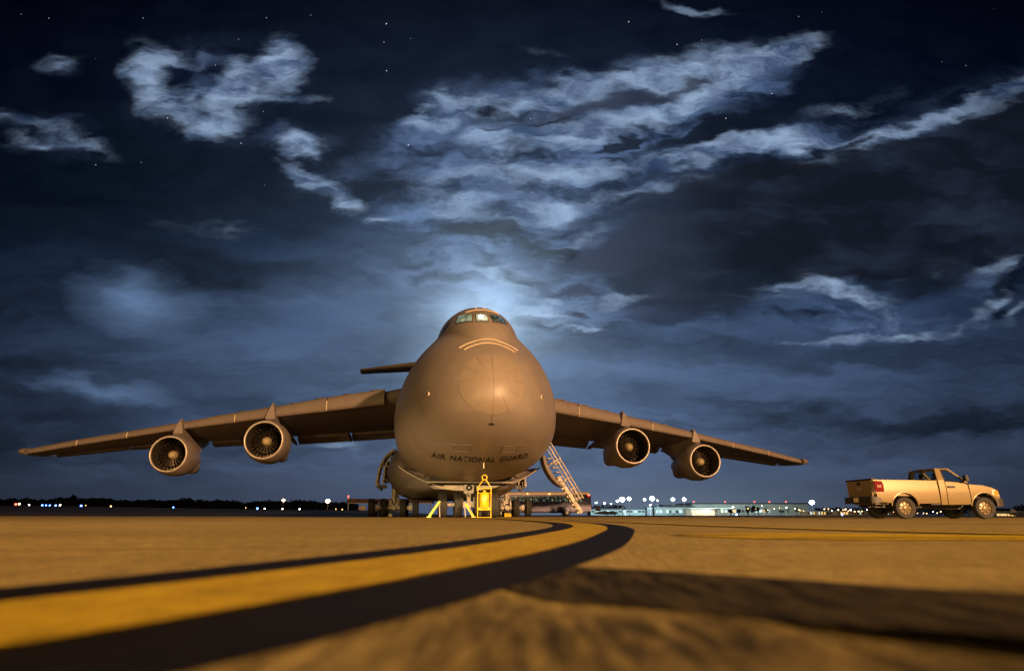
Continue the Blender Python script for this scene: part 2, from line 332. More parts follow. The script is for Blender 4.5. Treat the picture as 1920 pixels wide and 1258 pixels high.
# ------------------------------------------------------------------ ground
def sstep(t): t = max(0, min(1, t)); return t*t*(3-2*t)
def terrain(X, Y):
    if Y <= 55: return 0.0
    r = -X/Y
    e = 8*sstep((r-.06)/.16) + 8*sstep((r-.2)/.6)
    yy = min(Y, 430)
    return e/F*1.03*yy*sstep((yy-55)/190) + .1*sstep((r-.06)/.16)*sstep((yy-55)/190)
def concrete(m, dark=1.0):
    m.use_nodes = True
    t = NT(m.node_tree); b = m.node_tree.nodes['Principled BSDF']
    P_ = t.node('ShaderNodeTexCoord').outputs['Object']
    sp = t.node('ShaderNodeSeparateXYZ'); t.put(sp.inputs[0], P_); X_, Y_, Z_ = sp.outputs
    n1 = t.noise(P_, .35, 5, .6); n2 = t.noise(P_, 3, 5, .65); n3 = t.noise(P_, 60, 4, .7); n4 = t.noise(P_, 240, 2, .6)
    br = t.noise(t.mapping(P_, rot=(0,0,-.12), sc=(1,.11,1)), 48, 4, .7)              # fine streaks running away from the viewer
    mid = t.noise(t.mapping(P_, rot=(0,0,.1), sc=(.5,1,1)), 1.1, 4, .6)
    sub = lambda a, k_: t.m('MULTIPLY', t.m('SUBTRACT', a, .5), k_)
    k = t.m('ADD', 1.0, t.m('ADD', t.m('ADD', sub(n1, .7), sub(n2, .45)), t.m('ADD', t.m('ADD', sub(n3, 1.7), sub(n4, 1.6)), t.m('ADD', sub(br, 2.0), t.m('ADD', sub(mid, .5), sub(t.noise(P_, 14, 4, .7), 1.0))))))
    # slab joints filled with dark sealant
    jx = t.m('ABSOLUTE', t.m('SUBTRACT', t.m('FRACT', t.m('DIVIDE', t.m('ADD', X_, t.m('MULTIPLY', Y_, .18)), 7.5)), .5)); jy = t.m('ABSOLUTE', t.m('SUBTRACT', t.m('FRACT', t.m('DIVIDE', t.m('SUBTRACT', Y_, t.m('MULTIPLY', X_, .18)), 7.5)), .37))
    jn = t.m('LESS_THAN', jy, .0018)
    c0 = t.mix(n1, tuple(v*dark for v in (.30,.232,.080))+(1,), tuple(v*dark for v in (.40,.298,.100))+(1,))
    stn = t.ss(t.noise(t.mapping(P_, sc=(1,1.6,1)), 2.2, 5, .65), .56, .74)
    k = t.m('MULTIPLY', k, t.m('SUBTRACT', 1.0, t.m('MULTIPLY', stn, .35)))
    # darker, blotchy tone close by on the right
    near_dark = t.m('MULTIPLY', t.ss(t.m('ADD', Y_, sub(n2, .9)), 1.28, .80), t.ss(t.m('ADD', X_, sub(n2, .5)), -.35, .05))
    blot = t.m('MULTIPLY', near_dark, t.ss(t.m('ADD', t.m('MULTIPLY', br, .6), t.m('MULTIPLY', n2, .4)), .36, .62, 1.0, .45))
    k = t.m('MULTIPLY', k, t.m('SUBTRACT', 1.0, t.m('MULTIPLY', blot, .85)))
    k = t.m('MULTIPLY', k, t.m('SUBTRACT', 1.0, t.m('MULTIPLY', jn, .7)))
    k = t.m('MAXIMUM', k, .02)
    t.put(b.inputs['Base Color'], t.mix(1.0, c0, t.xyz(k, k, k), 'MULTIPLY'))
    b.inputs['Roughness'].default_value = .75; b.inputs['Specular IOR Level'].default_value = .12
    bn = t.node('ShaderNodeBump'); bn.inputs['Strength'].default_value = .8; bn.inputs['Distance'].default_value = .006
    t.put(bn.inputs['Height'], t.m('ADD', t.noise(P_, 110, 4, .7), t.m('ADD', t.m('MULTIPLY', t.noise(P_, 40, 4, .65), 1.2), br))); t.l.new(bn.outputs[0], b.inputs['Normal'])
    return m
M_APRON = concrete(bpy.data.materials.new('apron concrete'))
def grid_sheet(name, xs, ys, fn, material):
    b = MB(); n = len(xs); vs = [(x(y) if callable(x) else x, y, fn(x(y) if callable(x) else x, y)) for y in ys for x in xs]
    b.add(vs, [(j*n+i, j*n+i+1, (j+1)*n+i+1, (j+1)*n+i) for j in range(len(ys)-1) for i in range(n-1)])
    return b.build(name, material, smooth=60)
# whole terrain to the horizon, a radial-ish grid so that the far rise on the left is smooth
ratios = [-40,-10,-4,-2,-1.2,-.95,-.8,-.7,-.6,-.5,-.42,-.34,-.28,-.24,-.2,-.17,-.14,-.11,-.08,-.05,-.02,.02,.1,.3,.6,1,2,6,40]
M_GRASS = mat('grass', (.05, .042, .016), .9, 0, .4, .2)
M_ASPH = mat('old asphalt', (.052, .04, .03), .8, 0, .25, .3)
ysf = [40,62,75,90,105,125,145,165,190,215,240,270,310,350,390,430,520,800,1500,3000,8000]
g = grid_sheet('grass_field', [(lambda Y, r=r: r*Y) for r in ratios], ysf, lambda X, Y: terrain(X, Y)-.03, M_GRASS); tag(g, kind='structure')
ap = MB(); ap.add([(-400,-400,0),(400,-400,0),(400,44,0),(16,44,0),(9,58,0),(-400,58,0)], [(0,1,2,3,4,5)]); tag(ap.build('apron', M_APRON, smooth=0), kind='structure')
# asphalt taxiway beyond the apron on the left, straight ahead the bus lane
ax = [(lambda Y, r=r: r*Y) for r in [-1.6,-1.2,-.95,-.8,-.7,-.6,-.5,-.42,-.34,-.28,-.24,-.2,-.17,-.14,-.11,-.08,-.05,-.02,.02,.06,.10,.125]]
g = grid_sheet('taxiway', ax, [57,75,90,105,125,145,165,190,215], lambda X, Y: terrain(X, Y)+.004, M_ASPH); tag(g, kind='structure')

def stripe(name, pts, o0, o1, z, material, k=10):
    c_ = catmull([(x, y, 0) for x, y in pts], k); b = MB(); vs = []
    for i, p in enumerate(c_):
        d = (c_[min(i+1, len(c_)-1)]-c_[max(i-1, 0)]).normalized(); nrm = Vector((d.y, -d.x, 0))
        for o in (o0, o1): q = p+nrm*o; vs.append((q.x, q.y, z))
    b.add(vs, [(2*i, 2*i+1, 2*i+3, 2*i+2) for i in range(len(c_)-1)])
    return b.build(name, material, smooth=0)
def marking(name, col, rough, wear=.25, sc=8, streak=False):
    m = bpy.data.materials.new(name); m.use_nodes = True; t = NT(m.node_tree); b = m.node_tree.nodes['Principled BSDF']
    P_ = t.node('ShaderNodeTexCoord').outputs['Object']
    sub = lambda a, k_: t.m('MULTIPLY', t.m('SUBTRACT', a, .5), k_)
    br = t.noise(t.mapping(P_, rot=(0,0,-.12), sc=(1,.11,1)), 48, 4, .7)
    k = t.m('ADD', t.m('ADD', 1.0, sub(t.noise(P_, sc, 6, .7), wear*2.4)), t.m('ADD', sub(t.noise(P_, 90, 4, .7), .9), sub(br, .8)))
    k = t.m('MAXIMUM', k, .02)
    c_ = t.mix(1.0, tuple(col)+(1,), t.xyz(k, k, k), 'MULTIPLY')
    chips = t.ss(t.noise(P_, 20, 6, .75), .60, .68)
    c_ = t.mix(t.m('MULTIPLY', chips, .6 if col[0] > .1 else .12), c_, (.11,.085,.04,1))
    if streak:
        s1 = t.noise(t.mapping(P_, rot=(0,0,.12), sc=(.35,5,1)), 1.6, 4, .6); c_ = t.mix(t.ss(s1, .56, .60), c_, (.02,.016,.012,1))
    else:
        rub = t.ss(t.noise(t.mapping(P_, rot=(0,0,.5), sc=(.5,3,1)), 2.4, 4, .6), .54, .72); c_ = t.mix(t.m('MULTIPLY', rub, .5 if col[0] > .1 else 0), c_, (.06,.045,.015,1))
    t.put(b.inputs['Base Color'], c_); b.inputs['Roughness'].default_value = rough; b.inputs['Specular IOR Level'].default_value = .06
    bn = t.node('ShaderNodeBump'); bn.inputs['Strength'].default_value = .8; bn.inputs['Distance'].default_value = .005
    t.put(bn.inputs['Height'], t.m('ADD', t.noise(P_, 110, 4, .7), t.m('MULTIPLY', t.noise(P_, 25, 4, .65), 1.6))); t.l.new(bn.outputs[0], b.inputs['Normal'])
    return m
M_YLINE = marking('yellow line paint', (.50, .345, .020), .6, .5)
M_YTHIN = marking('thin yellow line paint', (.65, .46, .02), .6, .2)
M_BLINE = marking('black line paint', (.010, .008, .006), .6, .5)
LINE = [(-1.5,-1.6),(-.95,-.5),(-.66,.22),(-.45,.64),(-.345,.88),(-.17,1.38),(.07,2.18),(.29,3.12),(.59,4.69),(.83,6.1),(1.02,7.9),(1.07,10.1),(.90,12.9),(.42,17.5),(-.4,24),(-2.0,35),(-4.6,52)]
tag(stripe('lead_in_line', LINE, -.33, 0, .008, M_YLINE), kind='structure')
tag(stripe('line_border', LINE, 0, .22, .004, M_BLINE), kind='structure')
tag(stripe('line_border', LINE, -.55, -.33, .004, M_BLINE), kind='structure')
T2 = [(1.3,24),(1.72,16.1),(2.10,9.4),(2.38,7.0),(2.75,5.5),(3.21,4.42),(3.7,3.3),(4.6,1.4)]
tag(stripe('taxi_line', T2, -.075, .075, .008, M_YTHIN), kind='structure')
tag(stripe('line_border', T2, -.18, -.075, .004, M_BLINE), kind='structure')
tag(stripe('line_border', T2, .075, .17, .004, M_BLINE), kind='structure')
M_WORN = marking('worn yellow paint', (.60, .42, .015), .6, .35, 5, True)
b = MB(); poly = catmull([(.93,4.2,0),(1.2,4.55,0),(1.7,4.72,0),(2.4,4.5,0),(3.2,4.1,0),(4.2,3.3,0),(4.6,2.9,0),(4.0,2.9,0),(3.0,3.3,0),(2.3,3.45,0),(1.7,3.42,0),(1.25,3.62,0),(.93,4.2,0)], 5)[:-1]
b.add([(p.x, p.y, .004) for p in poly], [tuple(range(len(poly)))]); tag(b.build('worn_marking', M_WORN, smooth=0), kind='structure')
# cast shadow painted as a dark strip, and joint across the near concrete
def shadow_mat(name, col):
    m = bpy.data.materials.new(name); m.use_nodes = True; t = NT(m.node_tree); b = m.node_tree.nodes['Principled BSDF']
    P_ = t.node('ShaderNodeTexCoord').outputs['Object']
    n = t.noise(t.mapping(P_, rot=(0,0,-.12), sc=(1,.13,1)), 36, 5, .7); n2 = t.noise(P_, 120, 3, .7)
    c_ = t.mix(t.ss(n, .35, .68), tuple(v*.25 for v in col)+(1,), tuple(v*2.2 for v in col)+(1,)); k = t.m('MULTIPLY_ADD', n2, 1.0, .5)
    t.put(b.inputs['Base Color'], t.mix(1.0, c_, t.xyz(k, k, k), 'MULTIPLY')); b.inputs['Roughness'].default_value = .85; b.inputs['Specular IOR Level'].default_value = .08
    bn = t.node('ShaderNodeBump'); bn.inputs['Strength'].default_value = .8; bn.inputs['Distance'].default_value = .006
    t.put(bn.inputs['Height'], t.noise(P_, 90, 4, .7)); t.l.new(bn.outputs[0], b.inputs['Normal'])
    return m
M_SHADOW = shadow_mat('painted shadow band', (.035, .027, .013))
def gpoly(name, pix, z, material, k=6):
    P_ = [at(x, y, 1) for x, y in pix]; pts = []
    for x, y in pix:
        r_ = ray(x, y); t_ = -H/r_.z; pts.append((r_.x*t_, t_, 0))
    q = catmull(pts+[pts[0]], k)[:-1]; b = MB(); b.add([(p.x, p.y, z) for p in q], [tuple(range(len(q)))])
    return b.build(name, material, smooth=0)
tag(gpoly('shadow_band', [(900,1090),(1000,1064),(1200,1071),(1450,1086),(1700,1104),(1990,1122),(2100,1140),(2100,1232),(1920,1224),(1700,1204),(1550,1185),(1430,1163),(1200,1142),(1020,1126)], .0035, M_SHADOW), kind='structure')
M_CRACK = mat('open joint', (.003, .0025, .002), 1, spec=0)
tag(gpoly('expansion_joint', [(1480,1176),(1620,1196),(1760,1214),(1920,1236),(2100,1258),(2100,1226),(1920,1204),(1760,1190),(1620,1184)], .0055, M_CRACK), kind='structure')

# ------------------------------------------------------------------ the cargo aircraft (x = towards viewer's right, y = aft from nose tip, z up)
AIR = empty('cargo_aircraft', (-.676, 24.79, 0), R(8.347), label='huge grey four engine military cargo aircraft parked nose-on behind the curved yellow line', cat='aircraft')
ZN, WM, L0, A0, LZ, UP, DN, Y0_, LU, WU, ZU, HU = 4.463, 3.816, 8.293, 1.733, 8.846, 4.145, 2.80, 1.844, 5.903, 1.93, 8.041, 2.027
def gg(y, L, a): return max(0, 1-max(0, min(1, 1-y/L))**a)**.5
def sec(Y):
    s_ = gg(Y, L0, A0); su = gg(Y, LZ, A0); W = WM*s_; up = UP*su; dn = DN*s_
    s2 = gg(max(Y-Y0_, 0), LU, 1.8); wu, hu = WU*s2, HU*s2
    zu = ZN+(ZU-ZN)*min(1, max(0, Y/(LU+Y0_)))**.35
    zt = max(ZN+up, zu+hu if wu > .02 else -9); zb = ZN-dn
    return W, up, dn, wu, hu, zu, zt, zb
def width(Y, z, S_=None):
    W, up, dn, wu, hu, zu, zt, zb = S_ or sec(Y)
    if z < ZN: wl = max(0, 1-((ZN-z)/max(dn, 1e-4))**2.3)**(1/2.3)*W if ZN-z < dn else 0
    else: wl = sqrt(max(0, 1-((z-ZN)/max(up, 1e-4))**2))*W
    w2 = sqrt(max(0, 1-((z-zu)/max(hu, 1e-4))**2))*wu if wu > .02 else 0
    return (wl**4+w2**4)**.25
def ysurf(X, Z):
    lo, hi = 0.0, 12.0
    for _ in range(40):
        mid = (lo+hi)/2; S_ = sec(mid)
        inside = S_[7] <= Z <= S_[6] and width(mid, Z, S_) >= abs(X)
        if inside: hi = mid
        else: lo = mid
    return hi
def surf(X, Z, off=.012):
    e = .05; y = ysurf(X, Z); gx = (ysurf(X+e, Z)-ysurf(X-e, Z))/(2*e); gz = (ysurf(X, Z+e)-ysurf(X, Z-e))/(2*e)
    n = Vector((gx, -1, gz)).normalized(); return Vector((X, y, Z))+n*off
def ring(Y, n=96, sx=1, zs=None):
    S_ = sec(Y); zt, zb = S_[6], S_[7]; out = []
    # half profile, from bottom to top, then mirror
    ha = []
    for i in range(n+1):
        t = i/n
        z = ZN-(ZN-zb)*cos(t*pi) if t < .5 else ZN-(zt-ZN)*cos(t*pi)
        ha.append((width(Y, z, S_) if 0 < i < n else 0, z))
    return [(x, Y, z) for x, z in ha]+[(-x, Y, z) for x, z in ha[-2:0:-1]]
YR = [.002,.006,.012,.02,.03,.045,.06,.085,.11,.145,.18,.225,.27,.32,.38,.44,.5,.58,.65,.73,.82,.91,1,1.1,1.2,1.3,1.4,1.5,1.6,1.7,1.8,1.86,1.9,1.95,2.0,2.06,2.12,2.2,2.3,2.4,2.5,2.65,2.8,2.95,3.1,3.25,3.4,3.6,3.8,4.0,4.2,4.45,4.7,4.95,5.2,5.5,5.8,6.1,6.4,6.75,7.1,7.45,7.8,8.1,8.5,8.85,9.4,12,16,20,30,40,48]
rings = [ring(y) for y in YR]
base_ring = ring(12)
for i, (y, k, zc) in enumerate([(53,.97,5.7),(58,.83,6.3),(63,.60,7.1),(67,.38,7.8),(70,.16,8.3)]):
    rings.append([(x*k, y, zc+(z-5.7)*k) for x, _, z in base_ring])
fb = MB(); fb.loft([[(0, 0.0, ZN+.0)]*len(rings[0])]+rings, caps=True)
fb.build('fuselage', M_GREY, AIR, smooth=50)
def patch(name, quad, material, nu=14, nv=8, off=.014, thick=0):
    (a, b_, c_, d) = [Vector((q[0], q[1])) for q in quad]       # corners (x,z): upper left, upper right, lower right, lower left
    vs = []
    for j in range(nv+1):
        for i in range(nu+1):
            u, v = i/nu, j/nv; p = (a*(1-u)+b_*u)*(1-v)+(d*(1-u)+c_*u)*v; vs.append(surf(p.x, p.y, off))
    m = MB(); m.add(vs, [(j*(nu+1)+i, j*(nu+1)+i+1, (j+1)*(nu+1)+i+1, (j+1)*(nu+1)+i) for j in range(nv) for i in range(nu)])
    return m.build(name, material, AIR, smooth=60)
# radome with its lightning strips
rb = MB(); RC = 4.97; vs = [surf(0, RC, .010)]; fs = []; NR, NA = 12, 56
for j in range(1, NR+1):
    for i in range(NA):
        a = 2*pi*i/NA; r_ = j/NR; vs.append(surf(1.28*r_*cos(a), RC+1.22*r_*sin(a), .010))
fs += [(0, 1+i, 1+(i+1) % NA) for i in range(NA)]
for j in range(NR-1):
    for i in range(NA): fs.append((1+j*NA+i, 1+(j+1)*NA+i, 1+(j+1)*NA+(i+1) % NA, 1+j*NA+(i+1) % NA))
rb.add(vs, fs); RAD = rb.build('radome', M_RADOME, AIR, smooth=60)
for k, (a, r0, r1) in enumerate([(90,.0,1.02),(270,0,1.25),(118,.55,.97),(148,.5,.95),(178,.6,.98),(60,.55,.95),(32,.5,.9),(2,.62,.96),(-28,.5,.92),(-62,.3,1.1),(208,.5,.9),(238,.5,.95)]):
    pts = [surf(1.28*r*cos(R(a)), RC+1.22*r*sin(R(a)), .016) for r in [r0+(r1-r0)*i/10 for i in range(11)]]
    rb = MB(); rb.path(pts, .0035 if k > 1 else .0055, 4); rb.build('lightning_strip', M_SEAM, RAD)
rb = MB(); rb.path([surf(1.285*cos(2*pi*i/60), RC+1.225*sin(2*pi*i/60), .006) for i in range(61)], .004, 4)
rb.build('radome_seam', M_SEAM, RAD)
# pale formation strips above the radome
for (zt_, hw, drop) in ((7.06, 1.20, .42), (6.84, 1.02, .37)):
    m = MB(); pts = []
    for i in range(29):
        x = -hw+2*hw*i/28+.02; pts.append(surf(x, zt_-drop*(x/hw)**2, .02))
    m.path(pts, .016, 5); m.build('formation_strip', M_LINE, AIR)
# ports and blade probe
for x, z in ((-2.36, 4.75), (2.12, 4.66)):
    c_ = surf(x, z, .0); m = MB().use(M_LINE); n_ = (surf(x, z, .1)-c_).normalized(); m.tube(c_-n_*.05, c_+n_*.03, .085, .07, 16); m.use(M_DARK).tube(c_+n_*.02, c_+n_*.05, .045, .04, 12); m.build('sensor_port', None, AIR)
patch('vent', [(-.10,3.46),(.10,3.46),(.10,3.40),(-.10,3.40)], M_DARK, 4, 2)
for s_ in (-1, 1):
    q = [(s_*1.55,2.86),(s_*.55,2.76),(s_*.55,2.58),(s_*1.0,2.60)]
    m = MB(); pts = [surf(x, z, .012) for x, z in ((s_*1.75,2.90),(s_*1.2,2.80),(s_*.62,2.76),(s_*.62,2.56),(s_*1.25,2.60),(s_*1.3,2.80))]
    m.path(pts, .008, 4); m.build('hatch_outline', M_SEAM, AIR)
m = MB(); a = surf(.05, 2.2, 0); m.box(a+Vector((0,-.02,-.10)), (.03,.16,.24)); m.build('blade_antenna', M_LINE, AIR, bevel=.008)
# windscreen
M_PANE_L = mat('lit windscreen', (.02,.03,.025), .12, emit=(.55,.68,.42), estr=.0)
def pane_mat(name, a, b_, strength, sc=4):
    m = bpy.data.materials.new(name); m.use_nodes = True; t = NT(m.node_tree); bb = m.node_tree.nodes['Principled BSDF']
    P_ = t.node('ShaderNodeTexCoord').outputs['Object']; n = t.noise(t.mapping(P_, sc=(1,0,.8)), sc, 4, .7, .8)
    t.put(bb.inputs['Emission Color'], t.mix(t.ss(n, .42, .62), a+(1,), b_+(1,))); bb.inputs['Emission Strength'].default_value = strength
    bb.inputs['Base Color'].default_value = (.01,.015,.015,1); bb.inputs['Roughness'].default_value = .08; return m
PL = pane_mat('lit windscreen left', (.16,.20,.12), (.50,.52,.30), .75); PM = pane_mat('lit and glinting windscreen middle', (.45,.42,.24), (.95,.88,.55), .95); PR = pane_mat('lit windscreen right', (.004,.010,.010), (.20,.22,.15), .7, 6)  # middle pane's stronger glow also carries the floodlight's reflection
WQ = [([(-1.06,8.84),(-.54,8.62),(-.58,8.12),(-1.18,8.29)], PL), ([(-.37,8.58),(.04,8.56),(.09,8.08),(-.40,8.08)], PM), ([(.24,8.57),(.84,8.68),(1.00,8.18),(.32,8.08)], PR)]
for q, mt in WQ:
    cx = sum(a for a, _ in q)/4; cz = sum(b_ for _, b_ in q)/4
    o = patch('windscreen_frame', [(cx+(a-cx)*1.13, cz+(b_-cz)*1.2) for a, b_ in q], M_SEAM, off=.012)
    o.data.materials[0] = mat('window frame paint', (.10,.085,.065), .6)
    patch('windscreen', q, mt, off=.026)
for s_ in (-1, 1):
    vs = []
    for j in range(7):
        for i in range(9):
            Y = 5.25+i*.10; z = 8.80-.05*i-(.50-.02*i)*j/6; Y2 = Y+.12*j/6; x = width(Y2, z)+.02; vs.append((s_*x, Y2, z))
    m = MB(); m.add(vs, [(j*9+i, j*9+i+1, (j+1)*9+i+1, (j+1)*9+i) for j in range(6) for i in range(8)]); m.build('side_window', M_GLASS, AIR)
m = MB().use(mat('floodlight glint', (.9,.9,.8), .4, emit=(1,.93,.72), estr=40)); c_ = surf(-.19, 8.32, .035)  # glowing disc stands in for the floodlight's reflection in the middle pane
m.lathe([(0,.001),(0,.095),(.02,.095),(.02,.001)], c_, 'Y', 16); m.build('floodlight_glint', None, AIR)
# crown lights above the windscreen
m = MB(); m.path([surf(x, 9.06-.16*x*x, .014) for x in [-.75+1.5*i/16 for i in range(17)]], .016, 5); m.build('formation_strip', M_LINE, AIR)
for x in (-.28, .10): m = MB(); m.box(Vector((x, ysurf(x, 9.2), 9.24)), (.07,.10,.03)); m.build('crown_light', M_LINE, AIR)
# lettering
fc = bpy.data.curves.new('t', 'FONT'); fc.body = 'AIR NATIONAL GUARD'; fc.size = .235; fc.align_x = 'CENTER'; fc.space_character = 1.12; fc.space_word = 1.5; fc.offset = .0055
fo = bpy.data.objects.new('t', fc); COL.objects.link(fo); dg = bpy.context.evaluated_depsgraph_get()
me = bpy.data.meshes.new_from_object(fo.evaluated_get(dg)); bpy.data.objects.remove(fo)
xs = [v.co.x for v in me.vertices]; k = 4.02/(max(xs)-min(xs)); cxm = (max(xs)+min(xs))/2
for v in me.vertices:
    x = (v.co.x-cxm)*k-.10; z = 2.235+.062*(x+.1)**2+v.co.y*.92; v.co = surf(x, z, .014)
me.materials.clear(); me.materials.append(M_LETTER); me.name = 'lettering'
o = bpy.data.objects.new('lettering', me); COL.objects.link(o); o.parent = AIR

# ---- wings
def lerp(tab, x):
    for (a, *va), (b_, *vb) in zip(tab, tab[1:]):
        if x <= b_: t = (x-a)/(b_-a); return [p+(q-p)*t for p, q in zip(va, vb)]
    return list(tab[-1][1:])
WT = [(2.0,8.62,7.25,6.62),(4.8,8.22,7.05,6.46),(8.7,7.93,6.82,6.3),(12.5,7.50,6.62,6.13),(16,7.2,6.36,6.0),(19.7,6.76,6.12,5.86),(24.2,6.30,5.70,5.72),(28.7,5.88,5.29,5.38),(33.0,5.36,4.82,4.98),(34.2,5.12,4.86,4.96)]
def yle(x): return 19.3+.54*(x-4)
def yte(x): return 31.0+.31*(x-4) if x > 12 else 31.0+.31*(x-4)
def wsec(x, s_, shrink=1):
    zt, zl, ze = lerp(WT, x); y0, y1 = yle(x)+.45, yte(x)-1.6*(1-x/60); c_ = y1-y0; th = (zt-zl)
    cam_ = .10*th; P = []
    for t, top in [(0,0),(.01,.3),(.03,.62),(.08,.93),(.16,1.05),(.3,1.10),(.5,.95),(.75,.62),(1,.22)]:
        zm = (zt+zl)/2+(ze+.15-(zt+zl)/2)*t; P.append((y0+c_*t, zm+th*.52*top))
    Q = []
    for t, bt in [(1,.06),(.75,.35),(.5,.5),(.3,.54),(.16,.52),(.08,.46),(.03,.32),(.01,.15)]:
        zm = (zt+zl)/2+(ze+.15-(zt+zl)/2)*t; Q.append((y0+c_*t, zm-th*.62*bt))
    return [(s_*x, y, z) for y, z in P+Q]
def slat_sec(x, s_, droop=1):
    zt, zl, ze = lerp(WT, x); y0 = yle(x); th = zt-zl
    pr = [(.95,1.00),(.55,.985),(.25,.90),(.04,.66),(-.06,.38),(-.05,.16),(.04,.03),(.2,0),(.3,.05),(.22,.16),(.2,.4),(.35,.68),(.7,.88),(.95,.93)]
    k_ = .62+.38*th/1.15
    return [(s_*x, y0+a*1.3*k_, zl+b_*th) for a, b_ in pr]
for s_ in (-1, 1):
    m = MB(); xs = [2.0,4.8,8.7,12.5,16,19.7,24.2,28.7,33.0,33.7]
    m.loft([wsec(x, s_) for x in xs]); W_ = m.build('wing', M_WING, AIR, smooth=50)
    m = MB(); b0 = wsec(33.7, s_); tip = []     # rounded tip
    cy = sum(p[1] for p in b0)/len(b0); cz = sum(p[2] for p in b0)/len(b0)
    zt, zl, ze = lerp(WT, 33.7)
    full = [(yle(33.7)-.15, .0),(yle(33.7)+.25,.26),(yle(33.7)+1.2,.30),(yle(33.7)+3.4,.2),(yte(33.7)+.1,.03)]
    rgs = []
    for x, k_ in ((33.68,1.0),(34.0,.93),(34.25,.78),(34.4,.5),(34.45,.12)):
        ys_ = [y for y, _ in full]; mid_ = 5.05
        top = [(s_*x, cy+(y-cy)*(.4+.6*k_), mid_+h_*k_) for y, h_ in full]; bot = [(s_*x, cy+(y-cy)*(.4+.6*k_), mid_-h_*k_-.01) for y, h_ in full[::-1]]
        rgs.append(top+bot)
    m.loft(rgs); m.build('wing_tip', M_WING, AIR, smooth=60)
    cuts = [4.8, 8.7, 12.35, 15.4, 19.45, 24.2, 28.7, 33.3]
    for a, b_ in zip(cuts, cuts[1:]):
        m = MB(); m.loft([slat_sec(a+.03+(b_-a-.06)*i/4, s_) for i in range(5)]); sl = m.build('slat', M_WING, AIR, smooth=50)
    # vertical strake plates at the slat joints catch the light
    for x in (8.7, 15.4, 24.2, 28.7):
        q = slat_sec(x, s_); m = MB(); m.path([Vector(p)+Vector((0,-.012,0)) for p in q[3:7]], .022, 5); m.build('slat_joint', M_LINE, AIR)
    # actuator dashes on the upper lip
    for i in range(15):
        x = 5.5+i*1.9; zt, zl, ze = lerp(WT, x); m = MB(); m.box((s_*x, yle(x)+.72, zt+.0), (.6,.2,.028), Matrix.Rotation(s_*.09, 3, 'Y')); m.build('slat_track_cover', M_DKMET, AIR)
    for (a, b_, nm, dr_) in ((3.2,7.7,'flap',.40),(7.9,12.1,'flap',.40),(12.9,19.3,'flap',.25),(19.9,26.4,'aileron',.06),(26.6,33.2,'aileron',.02)):
        m = MB(); rg = []
        for x in (a, b_):
            zt, zl, ze = lerp(WT, x); y1 = yte(x)-1.6*(1-x/60); y2 = yte(x)
            z1 = ze+.15; z2 = ze-dr_
            rg.append([(s_*x, y1+.05, z1+.02),(s_*x, y1+.05, z1-.10-dr_*.3),(s_*x, (y1+y2)/2, (z1+z2)/2-.16),(s_*x, y2, z2-.03),(s_*x, y2, z2+.02),(s_*x, (y1+y2)/2, (z1+z2)/2+.12)])
        m.loft(rg); m.build(nm, M_WING, AIR, smooth=60)
    for x in (7.8, 12.3, 16.2):
        zt, zl, ze = lerp(WT, x); y1 = yte(x)
        m = MB(); rg = []
        for t, r_ in ((0,.02),(.15,.14),(.5,.22),(.85,.16),(1,.02)):
            c_ = Vector((s_*x, y1-4.2+4.4*t, ze-.15-.25*t)); rg.append([(c_.x+r_*.55*cos(a), c_.y, c_.z+r_*sin(a)) for a in [2*pi*i/10 for i in range(10)]])
        m.loft(rg); m.build('flap_track_fairing', M_WING, AIR, smooth=60)
